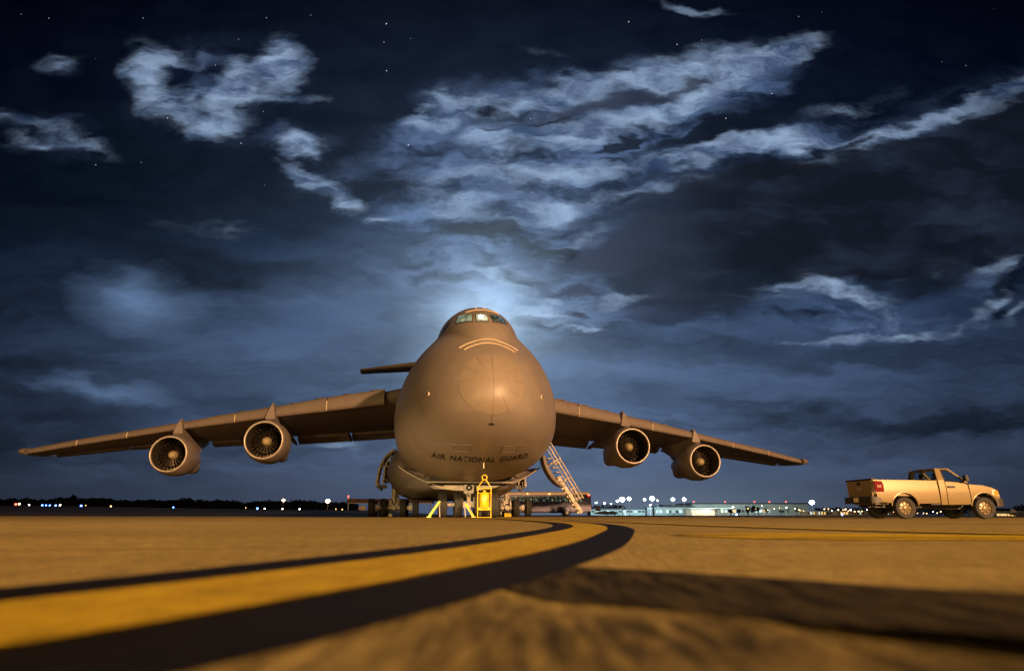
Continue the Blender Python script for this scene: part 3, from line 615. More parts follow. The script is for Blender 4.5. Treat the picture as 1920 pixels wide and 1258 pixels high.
# ---- engines
def engine(s_, ex, ey, ez):
    E_ = empty('engine', (s_*ex, ey, ez)); E_.parent = AIR
    m = MB(); m.lathe([(.14,1.265),(.35,1.33),(.9,1.41),(1.6,1.44),(2.4,1.40),(3.0,1.30),(3.25,1.24),(3.2,1.16),(2.6,1.18)], n=56)
    m.build('fan_cowl', M_WING, E_, smooth=50)
    m = MB(); m.lathe([(.16,1.27),(.06,1.255),(.015,1.225),(0,1.19),(.02,1.155),(.07,1.135),(.12,1.13)], n=56); m.build('inlet_lip', M_LIP, E_, smooth=60)
    m = MB(); m.lathe([(.12,1.13),(.5,1.12),(1.0,1.15),(1.55,1.17),(1.7,1.17)], n=56); m.build('inlet_duct', M_DKMET if False else mat('inlet duct paint', (.045,.036,.026), .55, 0, .2, 4), E_, smooth=60)
    m = MB(); m.lathe([(1.72,1.18),(1.72,.01)], n=40); m.build('fan_back', M_DARK, E_)
    m = MB()          # main fan blades: twisted thin plates
    NB = 26
    for i in range(NB):
        a = 2*pi*i/NB; rg = []
        for r_, tw, c_ in ((.36,.9,.13),(.7,.65,.16),(1.12,.35,.19)):
            u = Vector((cos(a), 0, sin(a))); v = Vector((-sin(a)*cos(tw), sin(tw), cos(a)*cos(tw))); nn = u.cross(v)
            p = u*r_+Vector((0,1.42,0)); rg.append([p-v*c_/2, p+nn*.012, p+v*c_/2, p-nn*.012])
        m.loft(rg)
    m.build('fan', M_BLADE, E_, smooth=0)
    m = MB(); m.lathe([(.98,.79),(.93,.80),(.98,.815),(1.35,.83),(1.35,.79),(.98,.79)], n=44)
    m.build('stage_ring', M_BLADE, E_, smooth=60)
    m = MB()
    for i in range(20):
        a = 2*pi*(i+.5)/20; u = Vector((cos(a),0,sin(a))); v = Vector((-sin(a)*.8,.6,cos(a)*.8)); nn = u.cross(v); rg = []
        for r_ in (.30,.79): p = u*r_+Vector((0,1.10,0)); rg.append([p-v*.05, p+nn*.008, p+v*.05, p-nn*.008])
        m.loft(rg)
    m.build('first_stage_blades', M_BLADE, E_, smooth=0)
    m = MB(); m.lathe([(.62,.002),(.64,.09),(.70,.18),(.80,.25),(.95,.295),(1.2,.33),(1.7,.35)], n=32); m.build('spinner', mat('spinner paint', (.34,.27,.15), .4, 0, .15), E_, smooth=60)
    m = MB(); m.lathe([(2.6,.98),(3.2,1.0),(3.9,.97),(4.7,.85),(5.4,.68),(5.8,.58),(5.75,.5),(5.2,.45)], (0,0,-.06), n=40); m.build('core_cowl', M_WING, E_, smooth=50)
    m = MB(); m.lathe([(5.2,.45),(5.7,.40),(6.3,.22),(6.8,.02)], (0,0,-.06), n=24); m.build('exhaust_plug', M_DKMET, E_, smooth=60)
    # small accessory bulge on the outboard rear of the core
    m = MB(); rg = []
    for t, r_ in ((0,.05),(.12,.42),(.4,.6),(.75,.55),(1,.1)):
        rg.append([(-s_*.42*1+r_*cos(a)*.8, 2.6+2.9*t, -.55+r_*sin(a)) for a in [2*pi*i/16 for i in range(16)]])
    m.loft(rg); m.build('accessory_fairing', M_WING, E_, smooth=60)
    zt, zl, ze = lerp(WT, ex); yl = yle(ex)-ey; zt -= ez; zl -= ez
    side = [(.9,1.36),(1.5,1.62),(yl-.25,zt-.10),(yl+.05,zt+.16),(yl+.35,zt+.02),(yl+1.2,zt-.3),(yl+5.5,zl-.0),(yl+7.6,zl-.25),(6.9,.9),(5.6,.45),(3.4,.9),(2.4,1.2)]
    m = MB(); n_ = len(side)
    wv = [.06,.34,.09,.04,.16,.34,.36,.05,.20,.50,.62,.58]
    m.add([(wx, y, z) for (y, z), wx in zip(side, wv)]+[(-wx, y, z) for (y, z), wx in zip(side, wv)], [(i, (i+1) % n_, n_+(i+1) % n_, n_+i) for i in range(n_)]+[tuple(range(n_)), tuple(range(n_, 2*n_))[::-1]])
    m.build('pylon', M_WING, E_, smooth=30)
for s_ in (-1, 1):
    engine(s_, 12.58, 21.87, 4.86); engine(s_, 19.68, 25.84, 4.20)
# ---- tail
m = MB(); rg = []
for z, y0, y1 in ((9.4,52.5,66.0),(14,57.3,67.2),(19.4,62.2,69.0)):
    c_ = y1-y0; rg.append([(.0,y0,z),(.28,y0+c_*.08,z),(.48,y0+c_*.3,z),(.2,y0+c_*.75,z),(0,y1,z),(-.2,y0+c_*.75,z),(-.48,y0+c_*.3,z),(-.28,y0+c_*.08,z)])
m.loft(rg); m.build('vertical_stabilizer', M_GREY, AIR, smooth=50)
m = MB(); rg = []
for x, y0, c_, z, th in ((-10.35,67.9,2.6,19.22,.12),(-10.2,67.4,3.2,19.22,.28),(-3,63.3,5.6,19.45,.52),(0,61.6,6.8,19.55,.6),(3,63.3,5.6,19.45,.52),(10.2,67.4,3.2,19.22,.28),(10.35,67.9,2.6,19.22,.12)):
    rg.append([(x,y0,z),(x,y0+c_*.05,z+th*.4),(x,y0+c_*.3,z+th*.5),(x,y0+c_,z+.02),(x,y0+c_,z-.02),(x,y0+c_*.3,z-th*.5),(x,y0+c_*.05,z-th*.4)])
m.loft(rg); m.build('horizontal_stabilizer', M_WING, AIR, smooth=50)
# ---- main gear pods low on the hull
for s_ in (-1, 1):
    m = MB(); rg = []
    for y, k_ in ((15.5,.02),(16.2,.35),(17.5,.62),(19.5,.86),(22,1),(30,1),(36,.8),(40,.45),(42,.05)):
        rr = []
        for i in range(20):
            a = 2*pi*i/20; rx, rz = 2.25*k_, 1.62*k_
            rr.append((s_*(2.25+rx*cos(a)), y, 2.85+rz*sin(a)*(1 if sin(a) < 0 else 1.35)+.0))
        rg.append(rr)
    m.loft(rg); m.build('gear_pod', M_GREY, AIR, smooth=60)
m = MB(); rg = []            # belly fairing joining the pods
for y, k_ in ((14.5,.15),(16,.6),(18.5,.9),(22,1),(36,1),(41,.3)):
    rg.append([(x*3.3*(.5+.5*k_), y, 1.55-.27*k_*(1-x*x)**.5 if abs(x) < 1 else 1.7) for x in [-1+2*i/12 for i in range(13)]]+[(3.3*(.5+.5*k_), y, 2.4),(-3.3*(.5+.5*k_), y, 2.4)])
m.loft(rg); m.build('belly_fairing', M_GREY, AIR, smooth=60)
def wheel(parent, c_, r_=.62, wd=.44):
    m = MB().use(M_TYRE); h_ = wd/2
    m.lathe([(-h_*.78,.30),(-h_*.95,r_*.72),(-h_,r_*.84),(-h_*.82,r_*.96),(-h_*.55,r_)]+[v for q in (-.33,0,.33) for v in ((h_*(q-.07),r_),(h_*(q-.04),r_-.022),(h_*(q+.04),r_-.022),(h_*(q+.07),r_))]+[(h_*.55,r_),(h_*.82,r_*.96),(h_,r_*.84),(h_*.95,r_*.72),(h_*.78,.30)], c_, 'X', 36)
    m.use(M_HUB).lathe([(-h_*.78,.30),(-h_*.6,.28),(-h_*.35,.18),(-h_*.5,.12),(-h_*.9,.10),(-h_*.9,.001)], c_, 'X', 24)
    m.lathe([(h_*.78,.30),(h_*.6,.28),(h_*.35,.18),(h_*.5,.12),(h_*.9,.10),(h_*.9,.001)], c_, 'X', 24)
    return m.build('wheel', None, parent, smooth=45)
NG = empty('nose_gear', (0, 10.5, 0)); NG.parent = AIR
for x in (-1.30, -.52, .48, 1.30): wheel(NG, (x, 0, .62))
m = MB().use(M_GEAR); m.tube((0,0,1.9),(0,0,1.12),.19,.17,18); m.box((0,-.05,1.44),(.50,.36,.52)); m.tube((0,0,1.15),(0,0,.66),.085,.085,14)
m.tube((-1.15,0,.62),(1.15,0,.62),.10,n=14); m.box((0,0,.62),(.62,.34,.30)); m.tube((-.3,.0,.72),(-.3,0,1.0),.05); m.tube((.3,0,.72),(.3,0,1.0),.05)
m.path([(-.09,-.22,1.2),(-.05,-.36,.9),(-.09,-.2,.66)], .035); m.path([(.09,-.22,1.2),(.05,-.36,.9),(.09,-.2,.66)], .035)
m.tube((0,.2,1.7),(0,1.6,1.85),.07); m.box((-.52,-.1,.98),(.18,.1,.3)); m.box((.5,-.1,.98),(.12,.1,.2))
m.build('strut', None, NG, bevel=.01)
m = MB().use(M_DARK).tube((0,-.22,1.45),(0,-.30,1.45),.15,.15,20); m.use(M_HUB).tube((0,-.30,1.45),(0,-.31,1.45),.06,.06,12); m.build('steering_actuator', None, NG)
# nose gear bay: dark slot, pale cross door, flared side doors
m = MB(); m.box((0,10.3,1.74),(4.0,2.4,.30)); m.build('gear_bay', M_DARK, AIR)
m = MB(); zz = []
n_ = 22; vs = []
for i in range(n_+1):
    x = -1.95+3.75*i/n_; u = (x+.075)/1.9; d = .35*max(0, 1-abs(u)**2.6)**.8
    for y, z in ((10.98,1.68),(10.96,1.68-d*.5),(11.0,1.68-d),(11.06,1.68-d),(11.1,1.68)): vs.append((x, y, z))
m.add(vs, [(i*5+j, i*5+(j+1) % 5, (i+1)*5+(j+1) % 5, (i+1)*5+j) for i in range(n_) for j in range(5)]); m.build('cross_door', mat('inner door cream paint', (.72,.60,.44), .5, 0, .15, 3), AIR, smooth=40)
m = MB(); m.tube((-2.1,8.96,1.66),(2.1,8.96,1.66),.03,n=8); m.build('bay_lip', M_LIP, AIR)
for s_ in (1, -1):
    m = MB(); vs = []; na, nb = 14, 5
    for j in range(nb+1):
        for i in range(na+1):
            u = i/na; v = j/nb
            x = 1.72+1.85*u; zl_ = 1.56+.90*u**1.5; h_ = .50*(1-u**2.2)+.02
            vs.append((s_*(x+.10*v*(1-u)), 9.25+1.1*v+.5*u, zl_+h_*v-.05*sin(pi*v)))
    m.add(vs, [(j*(na+1)+i, j*(na+1)+i+1, (j+1)*(na+1)+i+1, (j+1)*(na+1)+i) for j in range(nb) for i in range(na)])
    o = m.build('nose_gear_door', M_GREY, AIR, smooth=60); md = o.modifiers.new('s', 'SOLIDIFY'); md.thickness = .06; md.offset = 0
    m = MB(); m.tube((s_*1.72,9.22,1.52),(s_*1.85,9.26,2.02),.05); m.tube((s_*2.3,9.3,1.9),(s_*1.9,9.6,2.2),.03); m.build('door_hinge', M_DARK, o)
for s_ in (-1, 1):
    for yy in (25.7, 31.2):
        MG = empty('main_gear', (s_*4.05, yy, 0)); MG.parent = AIR
        for x in (-1.55,-.70,.66,1.56): wheel(MG, (x, -.2, .62), .62, .42)
        for x in (-.85,.85): wheel(MG, (x, 1.6, .62), .62, .42)
        m = MB().use(M_GEAR); m.tube((0,0,2.6),(0,0,.9),.20,.15,16); m.tube((.32,.2,2.3),(.12,.1,1.0),.07); m.tube((-1.3,-.2,.62),(1.3,-.2,.62),.14,n=14); m.tube((0,-.3,.62),(0,1.7,.62),.16,n=14)
        m.tube((-1.3,-.2,.62),(-1.02,-.2,.62),.27,.2,18); m.tube((1.02,-.2,.62),(1.3,-.2,.62),.2,.27,18); m.lathe([(-.5,.001),(-.5,.16),(-.42,.19),(-.3,.2)], (0,0,.62), 'Y', 16)
        m.box((0,-.1,.66),(.9,.3,.24)); m.tube((-.35,-.3,.7),(-.25,-.1,1.3),.04); m.tube((.35,-.3,.7),(.25,-.1,1.3),.04); m.box((-.2,-.35,.95),(.12,.1,.35)); m.box((.25,-.35,.9),(.1,.1,.25))
        m.build('strut', None, MG, bevel=.008)
        m = MB()
        for q in range(7): m.tube((-.6+.2*q,-.32,.5),(-.55+.2*q,-.36,.36),.035,.03,6)
        m.box((0,-.2,.44),(1.3,.2,.08)); m.build('brake_lines', M_DKMET, MG)
    # raised main gear door with its bracing, curved like the pod
    m = MB(); rg = []; ND = 14
    arc = []
    for i in range(ND+1):
        t = i/ND; a = R(78)*(1-t); arc.append((3.75+1.65*cos(a)-.12*t*t, 2.15+2.55*sin(a)))
    inn = [(3.75+(x-3.75)*.90, 2.1+(z-2.1)*.93) for x, z in arc]
    for y in (24.3, 24.42):
        rg.append([(s_*x, y, z) for x, z in arc]+[(s_*x, y, z) for x, z in inn[::-1]])
    m.loft(rg)
    m.loft([[(s_*x, y, z) for x, z in arc]+[(s_*(x-.05), y, z) for x, z in arc[::-1]] for y in (24.42, 28.5)])
    D_ = m.build('main_gear_door', M_WING, AIR, smooth=40)
    m = MB().use(M_GEAR); m.path([(s_*x, 24.26, z) for x, z in [((a+c2)/2, (b_+d2)/2) for (a, b_), (c2, d2) in zip(arc, inn)]], .05, 6)
    P_ = [(4.6,4.25),(4.95,3.7),(5.1,3.1),(4.85,2.5)]
    for (x, z), (x2, z2) in zip(P_, [(4.2,3.9),(4.3,3.2),(4.55,2.4),(4.7,1.9)]): m.tube((s_*x, 24.5, z), (s_*x2, 24.9, z2), .05, n=6)
    m.path([(s_*4.35,24.6,4.3),(s_*4.75,24.6,3.4),(s_*4.8,24.6,2.2)], .06, 6); m.box((s_*4.95,24.6,3.45),(.25,.2,.3)); m.box((s_*5.2,24.6,2.25),(.3,.2,.35))
    m.use(M_DKMET).box((s_*4.9,24.9,2.05),(.7,.4,.22)); m.tube((s_*4.6,25.0,2.3),(s_*4.55,25.2,3.8),.16); m.tube((s_*4.9,24.8,1.95),(s_*5.0,24.8,1.8),.12)
    m.build('door_bracing', None, D_, smooth=40)
# ---- crew door with boarding ladder (viewer's right)
CD = empty('crew_door', (3.55, 8.9, 2.95)); CD.parent = AIR
arc = [(0,0),(.06,-.35),(.20,-.70),(.42,-1.05),(.68,-1.32),(.96,-1.48)]
inn = [(1.04,-1.42),(.80,-1.24),(.56,-.96),(.35,-.62),(.20,-.27),(.13,.06)]
m = MB(); m.loft([[(x, y, z) for x, z in arc+inn] for y in (0,.10)]); m.loft([[(x, y, z) for x, z in arc+inn] for y in (.8,.90)])
m.loft([[(x, y, z) for x, z in arc]+[(x+.05, y, z+.03) for x, z in arc[::-1]] for y in (.1,.8)]); m.build('door_panel', mat('door inner brown', (.13,.10,.075), .6), CD, smooth=35)
m = MB().use(M_GEAR)
a0, a1 = Vector((.80,.1,-.98)), Vector((1.95,.1,-2.72))
for dy in (0,.55): m.loft([[a0+Vector((-.07,dy,-.05)), a0+Vector((.07,dy,.05)), a0+Vector((.07,dy+.06,.05)), a0+Vector((-.07,dy+.06,-.05))],[a1+Vector((-.07,dy,-.05)), a1+Vector((.07,dy,.05)), a1+Vector((.07,dy+.06,.05)), a1+Vector((-.07,dy+.06,-.05))]])
for i in range(9):
    p = a0+(a1-a0)*(i+.3)/9; m.box(p+Vector((0,.3,0)), (.22,.6,.04))
m.build('ladder', None, CD, smooth=0)
m = MB()
for i in range(6):
    p = Vector((.30+.14*i, 0, -.1-.22*i)); m.box(p+Vector((.06,.45,0)), (.2,.7,.03))
m.build('step', M_GEAR, CD)
for dy in (-.02, .62):
    m = MB(); h0, h1 = Vector((.22,dy,.98)), Vector((2.02,dy,-2.02)); 
    m.tube(h0, h1, .028, n=8); o_ = Vector((-.15,0,-.10)); m.tube(h0+o_, h1+o_, .024, n=8)
    for t, l_ in ((.36,.62),(.40,.45),(.66,.45),(.82,.40),(.97,.42)):
        p = h0+(h1-h0)*t; m.tube(p, p+Vector((-l_*.8,0,-l_*.45)), .02, n=6)
    m.tube(h0+(h1-h0)*.36+o_, Vector((.22,dy,-.5)), .018, n=6)
    m.build('handrail', M_GEAR, CD)
m = MB(); m.tube((-.75,.0,-.3),(-.78,0,-2.75),.008,n=5); m.build('static_wire', M_DKMET, CD)

# ------------------------------------------------------------------ wheeled extinguisher, braces and chocks under the nose
def to_world(x, y, z=0): return AIR.matrix_world @ Vector((x, y, z))
AIR.matrix_world = Matrix.Translation(AIR.location) @ Matrix.Rotation(R(8.347), 4, 'Z')
E1 = empty('wheeled_extinguisher', (-1.12, 28.3, 0), label='tall yellow wheeled fire extinguisher with ring on top, before the nose gear', cat='extinguisher')
m = MB(); r_ = .021
for s_ in (-1, 1):
    m.path([(s_*.27,0,.0),(s_*.27,0,1.20),(s_*.055,0,1.52)], r_, 8); m.tube((s_*.27,0,.03),(s_*.27,.5,.03),r_)
m.tube((-.27,0,1.17),(.27,0,1.17),r_); m.tube((-.27,0,.33),(.27,0,.33),.03); m.box((0,.02,.36),(.5,.06,.09)); m.tube((-.27,0,.03),(.27,0,.03),.012); m.tube((-.25,0,.98),(.25,0,.98),.015)
m.path([(.10*cos(2*pi*i/20),0,1.61+.10*sin(2*pi*i/20)) for i in range(21)], .022, 8)
m.build('frame', M_YEL, E1)
m = MB(); m.lathe([(.36,.001),(.36,.17),(.40,.205),(.9,.205),(.98,.17),(1.03,.08),(1.05,.05),(1.10,.05),(1.10,.001)], (0,.10,0), 'Z', 28); m.build('cylinder', M_YEL, E1, smooth=50)
m = MB(); m.tube((0,.1,1.08),(0,.1,1.16),.035); m.tube((-.08,.1,1.13),(.08,.1,1.13),.018); m.build('valve', M_DKMET, E1)
m = MB(); m.loft([[(x, .10-.208+(.006 if abs(x) < .03 else .012), z) for x in (-.07,-.03,.03,.07)] + [(x, .10-.205+.02, z) for x in (.07,-.07)] for z in (.68,.84)]); m.build('label_plate', mat('silver plate', (.85,.85,.80), .25), E1)
for s_ in (-1, 1):
    m = MB().use(M_TYRE); m.lathe([(-.04,.08),(-.045,.15),(0,.17),(.045,.15),(.04,.08)], (s_*.18,.22,.17), 'X', 24); m.use(M_HUB).lathe([(-.03,.001),(-.03,.085),(.03,.085),(.03,.001)], (s_*.18,.22,.17), 'X', 16); m.build('wheel', None, E1, smooth=40)
def brace(x, y, dx, label, mt, h=.78):
    E_ = empty('support_brace', (x, y, 0), label=label, cat='brace', group='diagonal yellow braces at the nose gear')
    m = MB(); a, b_ = Vector((-dx, 0, .04)), Vector((0, .1, h)); d = (b_-a).normalized(); n_ = Vector((d.z, 0, -d.x))
    m.loft([[a+n_*.055+Vector((0,-.03,0)), a+n_*.055+Vector((0,.03,0)), a-n_*.055+Vector((0,.03,0)), a-n_*.055+Vector((0,-.03,0))],[b_+n_*.055+Vector((0,-.03,0)), b_+n_*.055+Vector((0,.03,0)), b_-n_*.055+Vector((0,.03,0)), b_-n_*.055+Vector((0,-.03,0))]])
    m.build('beam', mt, E_, bevel=.008)
    m = MB(); m.tube((-.02,.1,h*.72),(.02,.12,.02),.025); m.tube((-.1,.1,h*.8),(.03,.1,h*.78),.02); m.build('leg', M_HUB, E_)
    m = MB(); m.box((-dx,0,.025),(.22,.18,.05)); m.build('foot', mt, E_, bevel=.01); return E_
p = at(824, 965, 34.2); brace(p.x, 34.2, .50, 'fluorescent yellow green brace leaning beside the outermost left nose wheel', M_HVY)
p = at(872, 965, 33.9); brace(p.x, 33.9, -.42, 'plain yellow brace slanting down right under the nose gear strut', M_YEL, .66)
def chock(px, Y, w_, h_, label, mt):
    p = at(px, 965, Y); m = MB(); m.prism([(-.16,0),(.16,0),(.07,h_),(-.07,h_)], 'X', -w_/2, w_/2)
    o = m.build('wheel_chock', mt, None, bevel=.015); o.location = (p.x, Y, 0); tag(o, label, 'chock', 'wheel chocks under the aircraft')
chock(732.5, 49.3, .28, .20, 'small cream wheel chock between the left main gear tyres', mat('cream chock', (.75,.62,.36), .6))
chock(952.5, 47.5, .46, .24, 'wide yellow wheel chock in front of the right main gear', M_YEL)

# ------------------------------------------------------------------ pickup truck (x forward, y left, right side faces the viewer)
TR = empty('pickup_truck', (13.41, 26.7, 0), R(2.5), label='tan pickup truck with open bed, parked facing right at the edge of the apron', cat='pickup truck')
M_CAR = mat('truck paint', (.225,.160,.066), .34, .2, 0, coat=.6)
M_TRIM = mat('black trim', (.012,.011,.011), .5)
M_TGLS = mat('truck window glass', (.03,.045,.06), .05, spec=.9)
M_RED = mat('tail lamp red', (.17,.006,.005), .15, coat=1)
M_CHROME = mat('chrome bumper', (.35,.33,.30), .22, .9)
M_AMB = mat('indicator amber', (.8,.3,.02), .2, coat=1)
HWD = .98
def side_shell(b, outline, y_out, thick, tumble=None):
    f = tumble or (lambda z: y_out)
    n_ = len(outline); vs = [(x, -f(z), z) for x, z in outline]+[(x, -f(z)+thick, z) for x, z in outline]
    b.add(vs, [tuple(range(n_)), tuple(range(n_, 2*n_))[::-1]]+[(i, (i+1) % n_, n_+(i+1) % n_, n_+i) for i in range(n_)])
def arch(cx, r_, z0, n=10, a0=180, a1=0): return [(cx+r_*cos(R(a0+(a1-a0)*i/n)), .40+r_*sin(R(a0+(a1-a0)*i/n))) for i in range(n+1)]
XR, XF = 1.12, 4.16
def bodyY(z): return HWD-.05*max(0,(z-.95)/.45)**1.5-.035*max(0,(.75-z)/.35)
def panel(name, outline, mt, sgn, par, steps=None, off=0.0, thick=.05, bev=.012):
    """outline as (x,z); skinned as a grid-free polygon, bent by bodyY through horizontal slicing"""
    import bmesh
    bm = bmesh.new(); vs = [bm.verts.new((x, 0, z)) for x, z in outline]; bm.faces.new(vs)
    for zc in (.55,.7,.85,.95,1.02,1.09,1.16,1.23,1.3,1.37):
        bmesh.ops.bisect_plane(bm, geom=bm.verts[:]+bm.edges[:]+bm.faces[:], plane_co=(0,0,zc), plane_no=(0,0,1))
    r_ = bmesh.ops.extrude_face_region(bm, geom=bm.faces[:])
    nv = {v for v in r_['geom'] if isinstance(v, bmesh.types.BMVert)}
    for v in bm.verts:
        y = bodyY(v.co.z)+off
        v.co.y = sgn*(y-(thick if v in nv else 0))
    bmesh.ops.recalc_face_normals(bm, faces=bm.faces)
    me = bpy.data.meshes.new(name); bm.to_mesh(me); bm.free(); me.materials.append(mt)
    me.polygons.foreach_set('use_smooth', [True]*len(me.polygons)); me.set_sharp_from_angle(angle=R(40))
    o = bpy.data.objects.new(name, me); COL.objects.link(o); o.parent = par
    if bev: md = o.modifiers.new('b', 'BEVEL'); md.width = bev; md.segments = 2; md.limit_method = 'ANGLE'; md.angle_limit = R(50)
    return o
# bed
bedtop = 1.42
for sgn in (-1, 1):
    ol = [(.10,.62),(.02,1.38),(.06,bedtop),(2.45,bedtop-.03),(2.48,.56),(1.62,.54)]+[(x, z) for x, z in [(XR+.50*cos(R(a)), .42+.52*sin(R(a))) for a in range(12,169,12)]]+[(.60,.56)]
    panel('bed_side', ol, M_CAR, sgn, TR)
    m = MB(); q = [(XR+.53*cos(R(a)), .42+.55*sin(R(a))) for a in range(5,176,10)]      # wheel arch lip
    m.loft([[(x*1.0, sgn*(bodyY(z)+.018), z),(XR+(x-XR)*.94, sgn*(bodyY(z)+.022), .42+(z-.42)*.94),(XR+(x-XR)*.94, sgn*(bodyY(z)-.05), .42+(z-.42)*.94)] for x, z in q], caps=True); m.build('wheel_arch', M_CAR, TR, smooth=60)
    m = MB(); m.loft([[(x, sgn*.93, bedtop-.03-.014*x+.03),(x, sgn*.80, bedtop-.03-.014*x+.03),(x, sgn*.80, bedtop-.06-.014*x),(x, sgn*.93, bedtop-.06-.014*x)] for x in (.08,2.45)]); m.build('bed_rail', M_CAR, TR, bevel=.01)
    cab = [(2.51,.50),(2.51,1.40),(2.55,1.42),(2.76,1.42),(2.76,.50)]
    panel('cab_corner', cab, M_CAR, sgn, TR)
    door = [(2.775,.50),(2.775,1.36),(3.42,1.31),(3.62,1.24),(3.66,.52)]
    d_ = panel('door', door, M_CAR, sgn, TR, off=.004)
    m = MB(); m.box((2.96, sgn*(bodyY(1.16)+.03), 1.15), (.24,.04,.04)); m.build('handle', M_TRIM, d_, bevel=.01)
    m = MB(); m.box((2.96, sgn*(bodyY(1.16)+.012), 1.15), (.30,.012,.075)); m.build('handle_recess', M_DKMET, d_)
    m = MB(); m.box((3.30, sgn*(bodyY(.9)+.008), .90), (.30,.010,.025)); m.build('badge', M_CHROME, d_)
    fend = [(3.68,.52),(3.66,1.25),(4.2,1.21),(4.5,1.14),(4.70,1.04),(4.78,.80),(4.76,.70),(4.66,.62)]+[(XF+.50*cos(R(a)), .42+.52*sin(R(a))) for a in range(18,169,12)]
    panel('front_fender', fend, M_CAR, sgn, TR)
    m = MB(); q = [(XF+.53*cos(R(a)), .42+.55*sin(R(a))) for a in range(5,176,10)]
    m.loft([[(x, sgn*(bodyY(z)+.020), z),(XF+(x-XF)*.94, sgn*(bodyY(z)+.024), .42+(z-.42)*.94),(XF+(x-XF)*.94, sgn*(bodyY(z)-.05), .42+(z-.42)*.94)] for x, z in q]); m.build('wheel_arch', M_CAR, TR, smooth=60)
    m = MB(); m.prism([(.045,1.00),(.03,1.37),(.33,1.355),(.38,1.20),(.38,.96),(.10,.95)], 'Y', sgn*(.90), sgn*(bodyY(1.2)+.034)); tl = m.build('tail_light', M_RED, TR, bevel=.015)
    m = MB(); m.box((.20, sgn*(bodyY(1.17)+.036), 1.17), (.16,.012,.10)); m.build('reversing_lens', mat('clear lens', (.35,.2,.15), .1), tl)
    m = MB(); m.prism([(4.46,.86),(4.48,1.10),(4.70,1.00),(4.78,.80)], 'Y', sgn*.72, sgn*(bodyY(.95)+.012)); hl = m.build('headlight', mat('headlight lens', (.75,.65,.5), .08, coat=1), TR, bevel=.015)
    m = MB(); m.box((4.65, sgn*(bodyY(.9)+.012), .93), (.14,.016,.16)); m.build('indicator', M_AMB, hl)
    m = MB(); m.prism([(3.42,1.36),(3.40,1.56),(3.50,1.58),(3.55,1.36)], 'Y', sgn*1.02, sgn*1.22); m.tube((3.48,sgn*.92,1.42),(3.48,sgn*1.08,1.42),.035); m.build('mirror', M_TRIM, TR, bevel=.02)
# lower cab, floor, inner bed, chassis
m = MB(); m.box((1.3,0,.86),(2.3,1.80,.08)); m.box((2.46,0,1.12),(.05,1.8,.56)); m.box((.35,0,.62),(.5,1.5,.2)); m.build('bed_floor', M_CAR, TR)
m = MB()
for s_ in (-.42,.42): m.box((2.5,s_,.50),(4.7,.10,.16))
for x in (XR, XF): m.tube((x,-.82,.40),(x,.82,.40),.06)
m.box((XR,0,.40),(.3,.3,.3)); m.tube((1.5,.25,.40),(3.9,.25,.42),.05); m.tube((.2,-.5,.42),(3.0,-.5,.42),.04); m.box((3.2,0,.45),(1.2,.8,.2)); m.box((2.2,.55,.48),(1.0,.4,.26))
m.build('chassis', M_TRIM, TR)
m = MB(); m.box((2.9,0,.68),(1.5,1.82,.36)); m.box((4.3,0,.8),(1.0,1.3,.4)); m.box((3.62,0,1.05),(.06,1.8,.4)); m.build('underbody', M_TRIM, TR)
# tailgate and bumper
m = MB(); m.box((.03,0,1.10),(.09,1.72,.62)); TG = m.build('tailgate', M_CAR, TR, bevel=.02)
m = MB(); m.box((.03,0,1.43),(.14,1.90,.06)); m.build('tailgate_cap', M_TRIM, TG, bevel=.015)
m = MB(); m.box((-.025,0,1.29),(.03,.24,.12)); m.build('handle', M_TRIM, TG, bevel=.01)
m = MB(); m.box((-.022,-.0,1.10),(.012,.30,.09)); m.build('badge', mat('dull badge', (.33,.27,.18), .4), TG, bevel=.01)
m = MB(); m.loft([[(x0, y, .55),(x1, y, .57),(x1, y, .74),(x0, y, .80),(x0-.0, y, .68)] for y, x0, x1 in ((-1.0,.02,.22),(-.96,-.14,.18),(-.4,-.18,.14),(.4,-.18,.14),(.96,-.14,.18),(1.0,.02,.22))]); BU = m.build('rear_bumper', mat('dark bumper', (.035,.032,.028), .35, .5), TR, bevel=.012)
m = MB(); m.box((-.20,0,.69),(.012,.32,.16)); m.build('number_plate', mat('licence plate', (.70,.58,.38), .5), BU)
m = MB(); m.loft([[(x0, y, .46),(x1, y, .44),(x1+.02, y, .72),(x0, y, .76)] for y, x0, x1 in ((-1.0,4.60,4.76),(-.93,4.64,4.90),(-.5,4.66,5.00),(.5,4.66,5.00),(.93,4.64,4.90),(1.0,4.60,4.76))]); m.build('front_bumper', M_CHROME, TR, bevel=.015)
m = MB(); m.box((4.80,0,.90),(.08,1.3,.26)); m.build('grille', M_TRIM, TR)
m = MB(); rg = []
for x, z, hw in ((3.60,1.30,.86),(3.9,1.295,.87),(4.3,1.25,.86),(4.55,1.17,.82),(4.74,1.07,.78),(4.80,.96,.76)):
    rg.append([(x, y*hw, z-.055*abs(y)**3-(.0 if abs(y) < 1 else .05)) for y in (-1.04,-.9,-.6,0,.6,.9,1.04)])
m.loft(rg, closed=False); h_ = m.build('hood', M_CAR, TR, smooth=60); md = h_.modifiers.new('s','SOLIDIFY'); md.thickness = .03
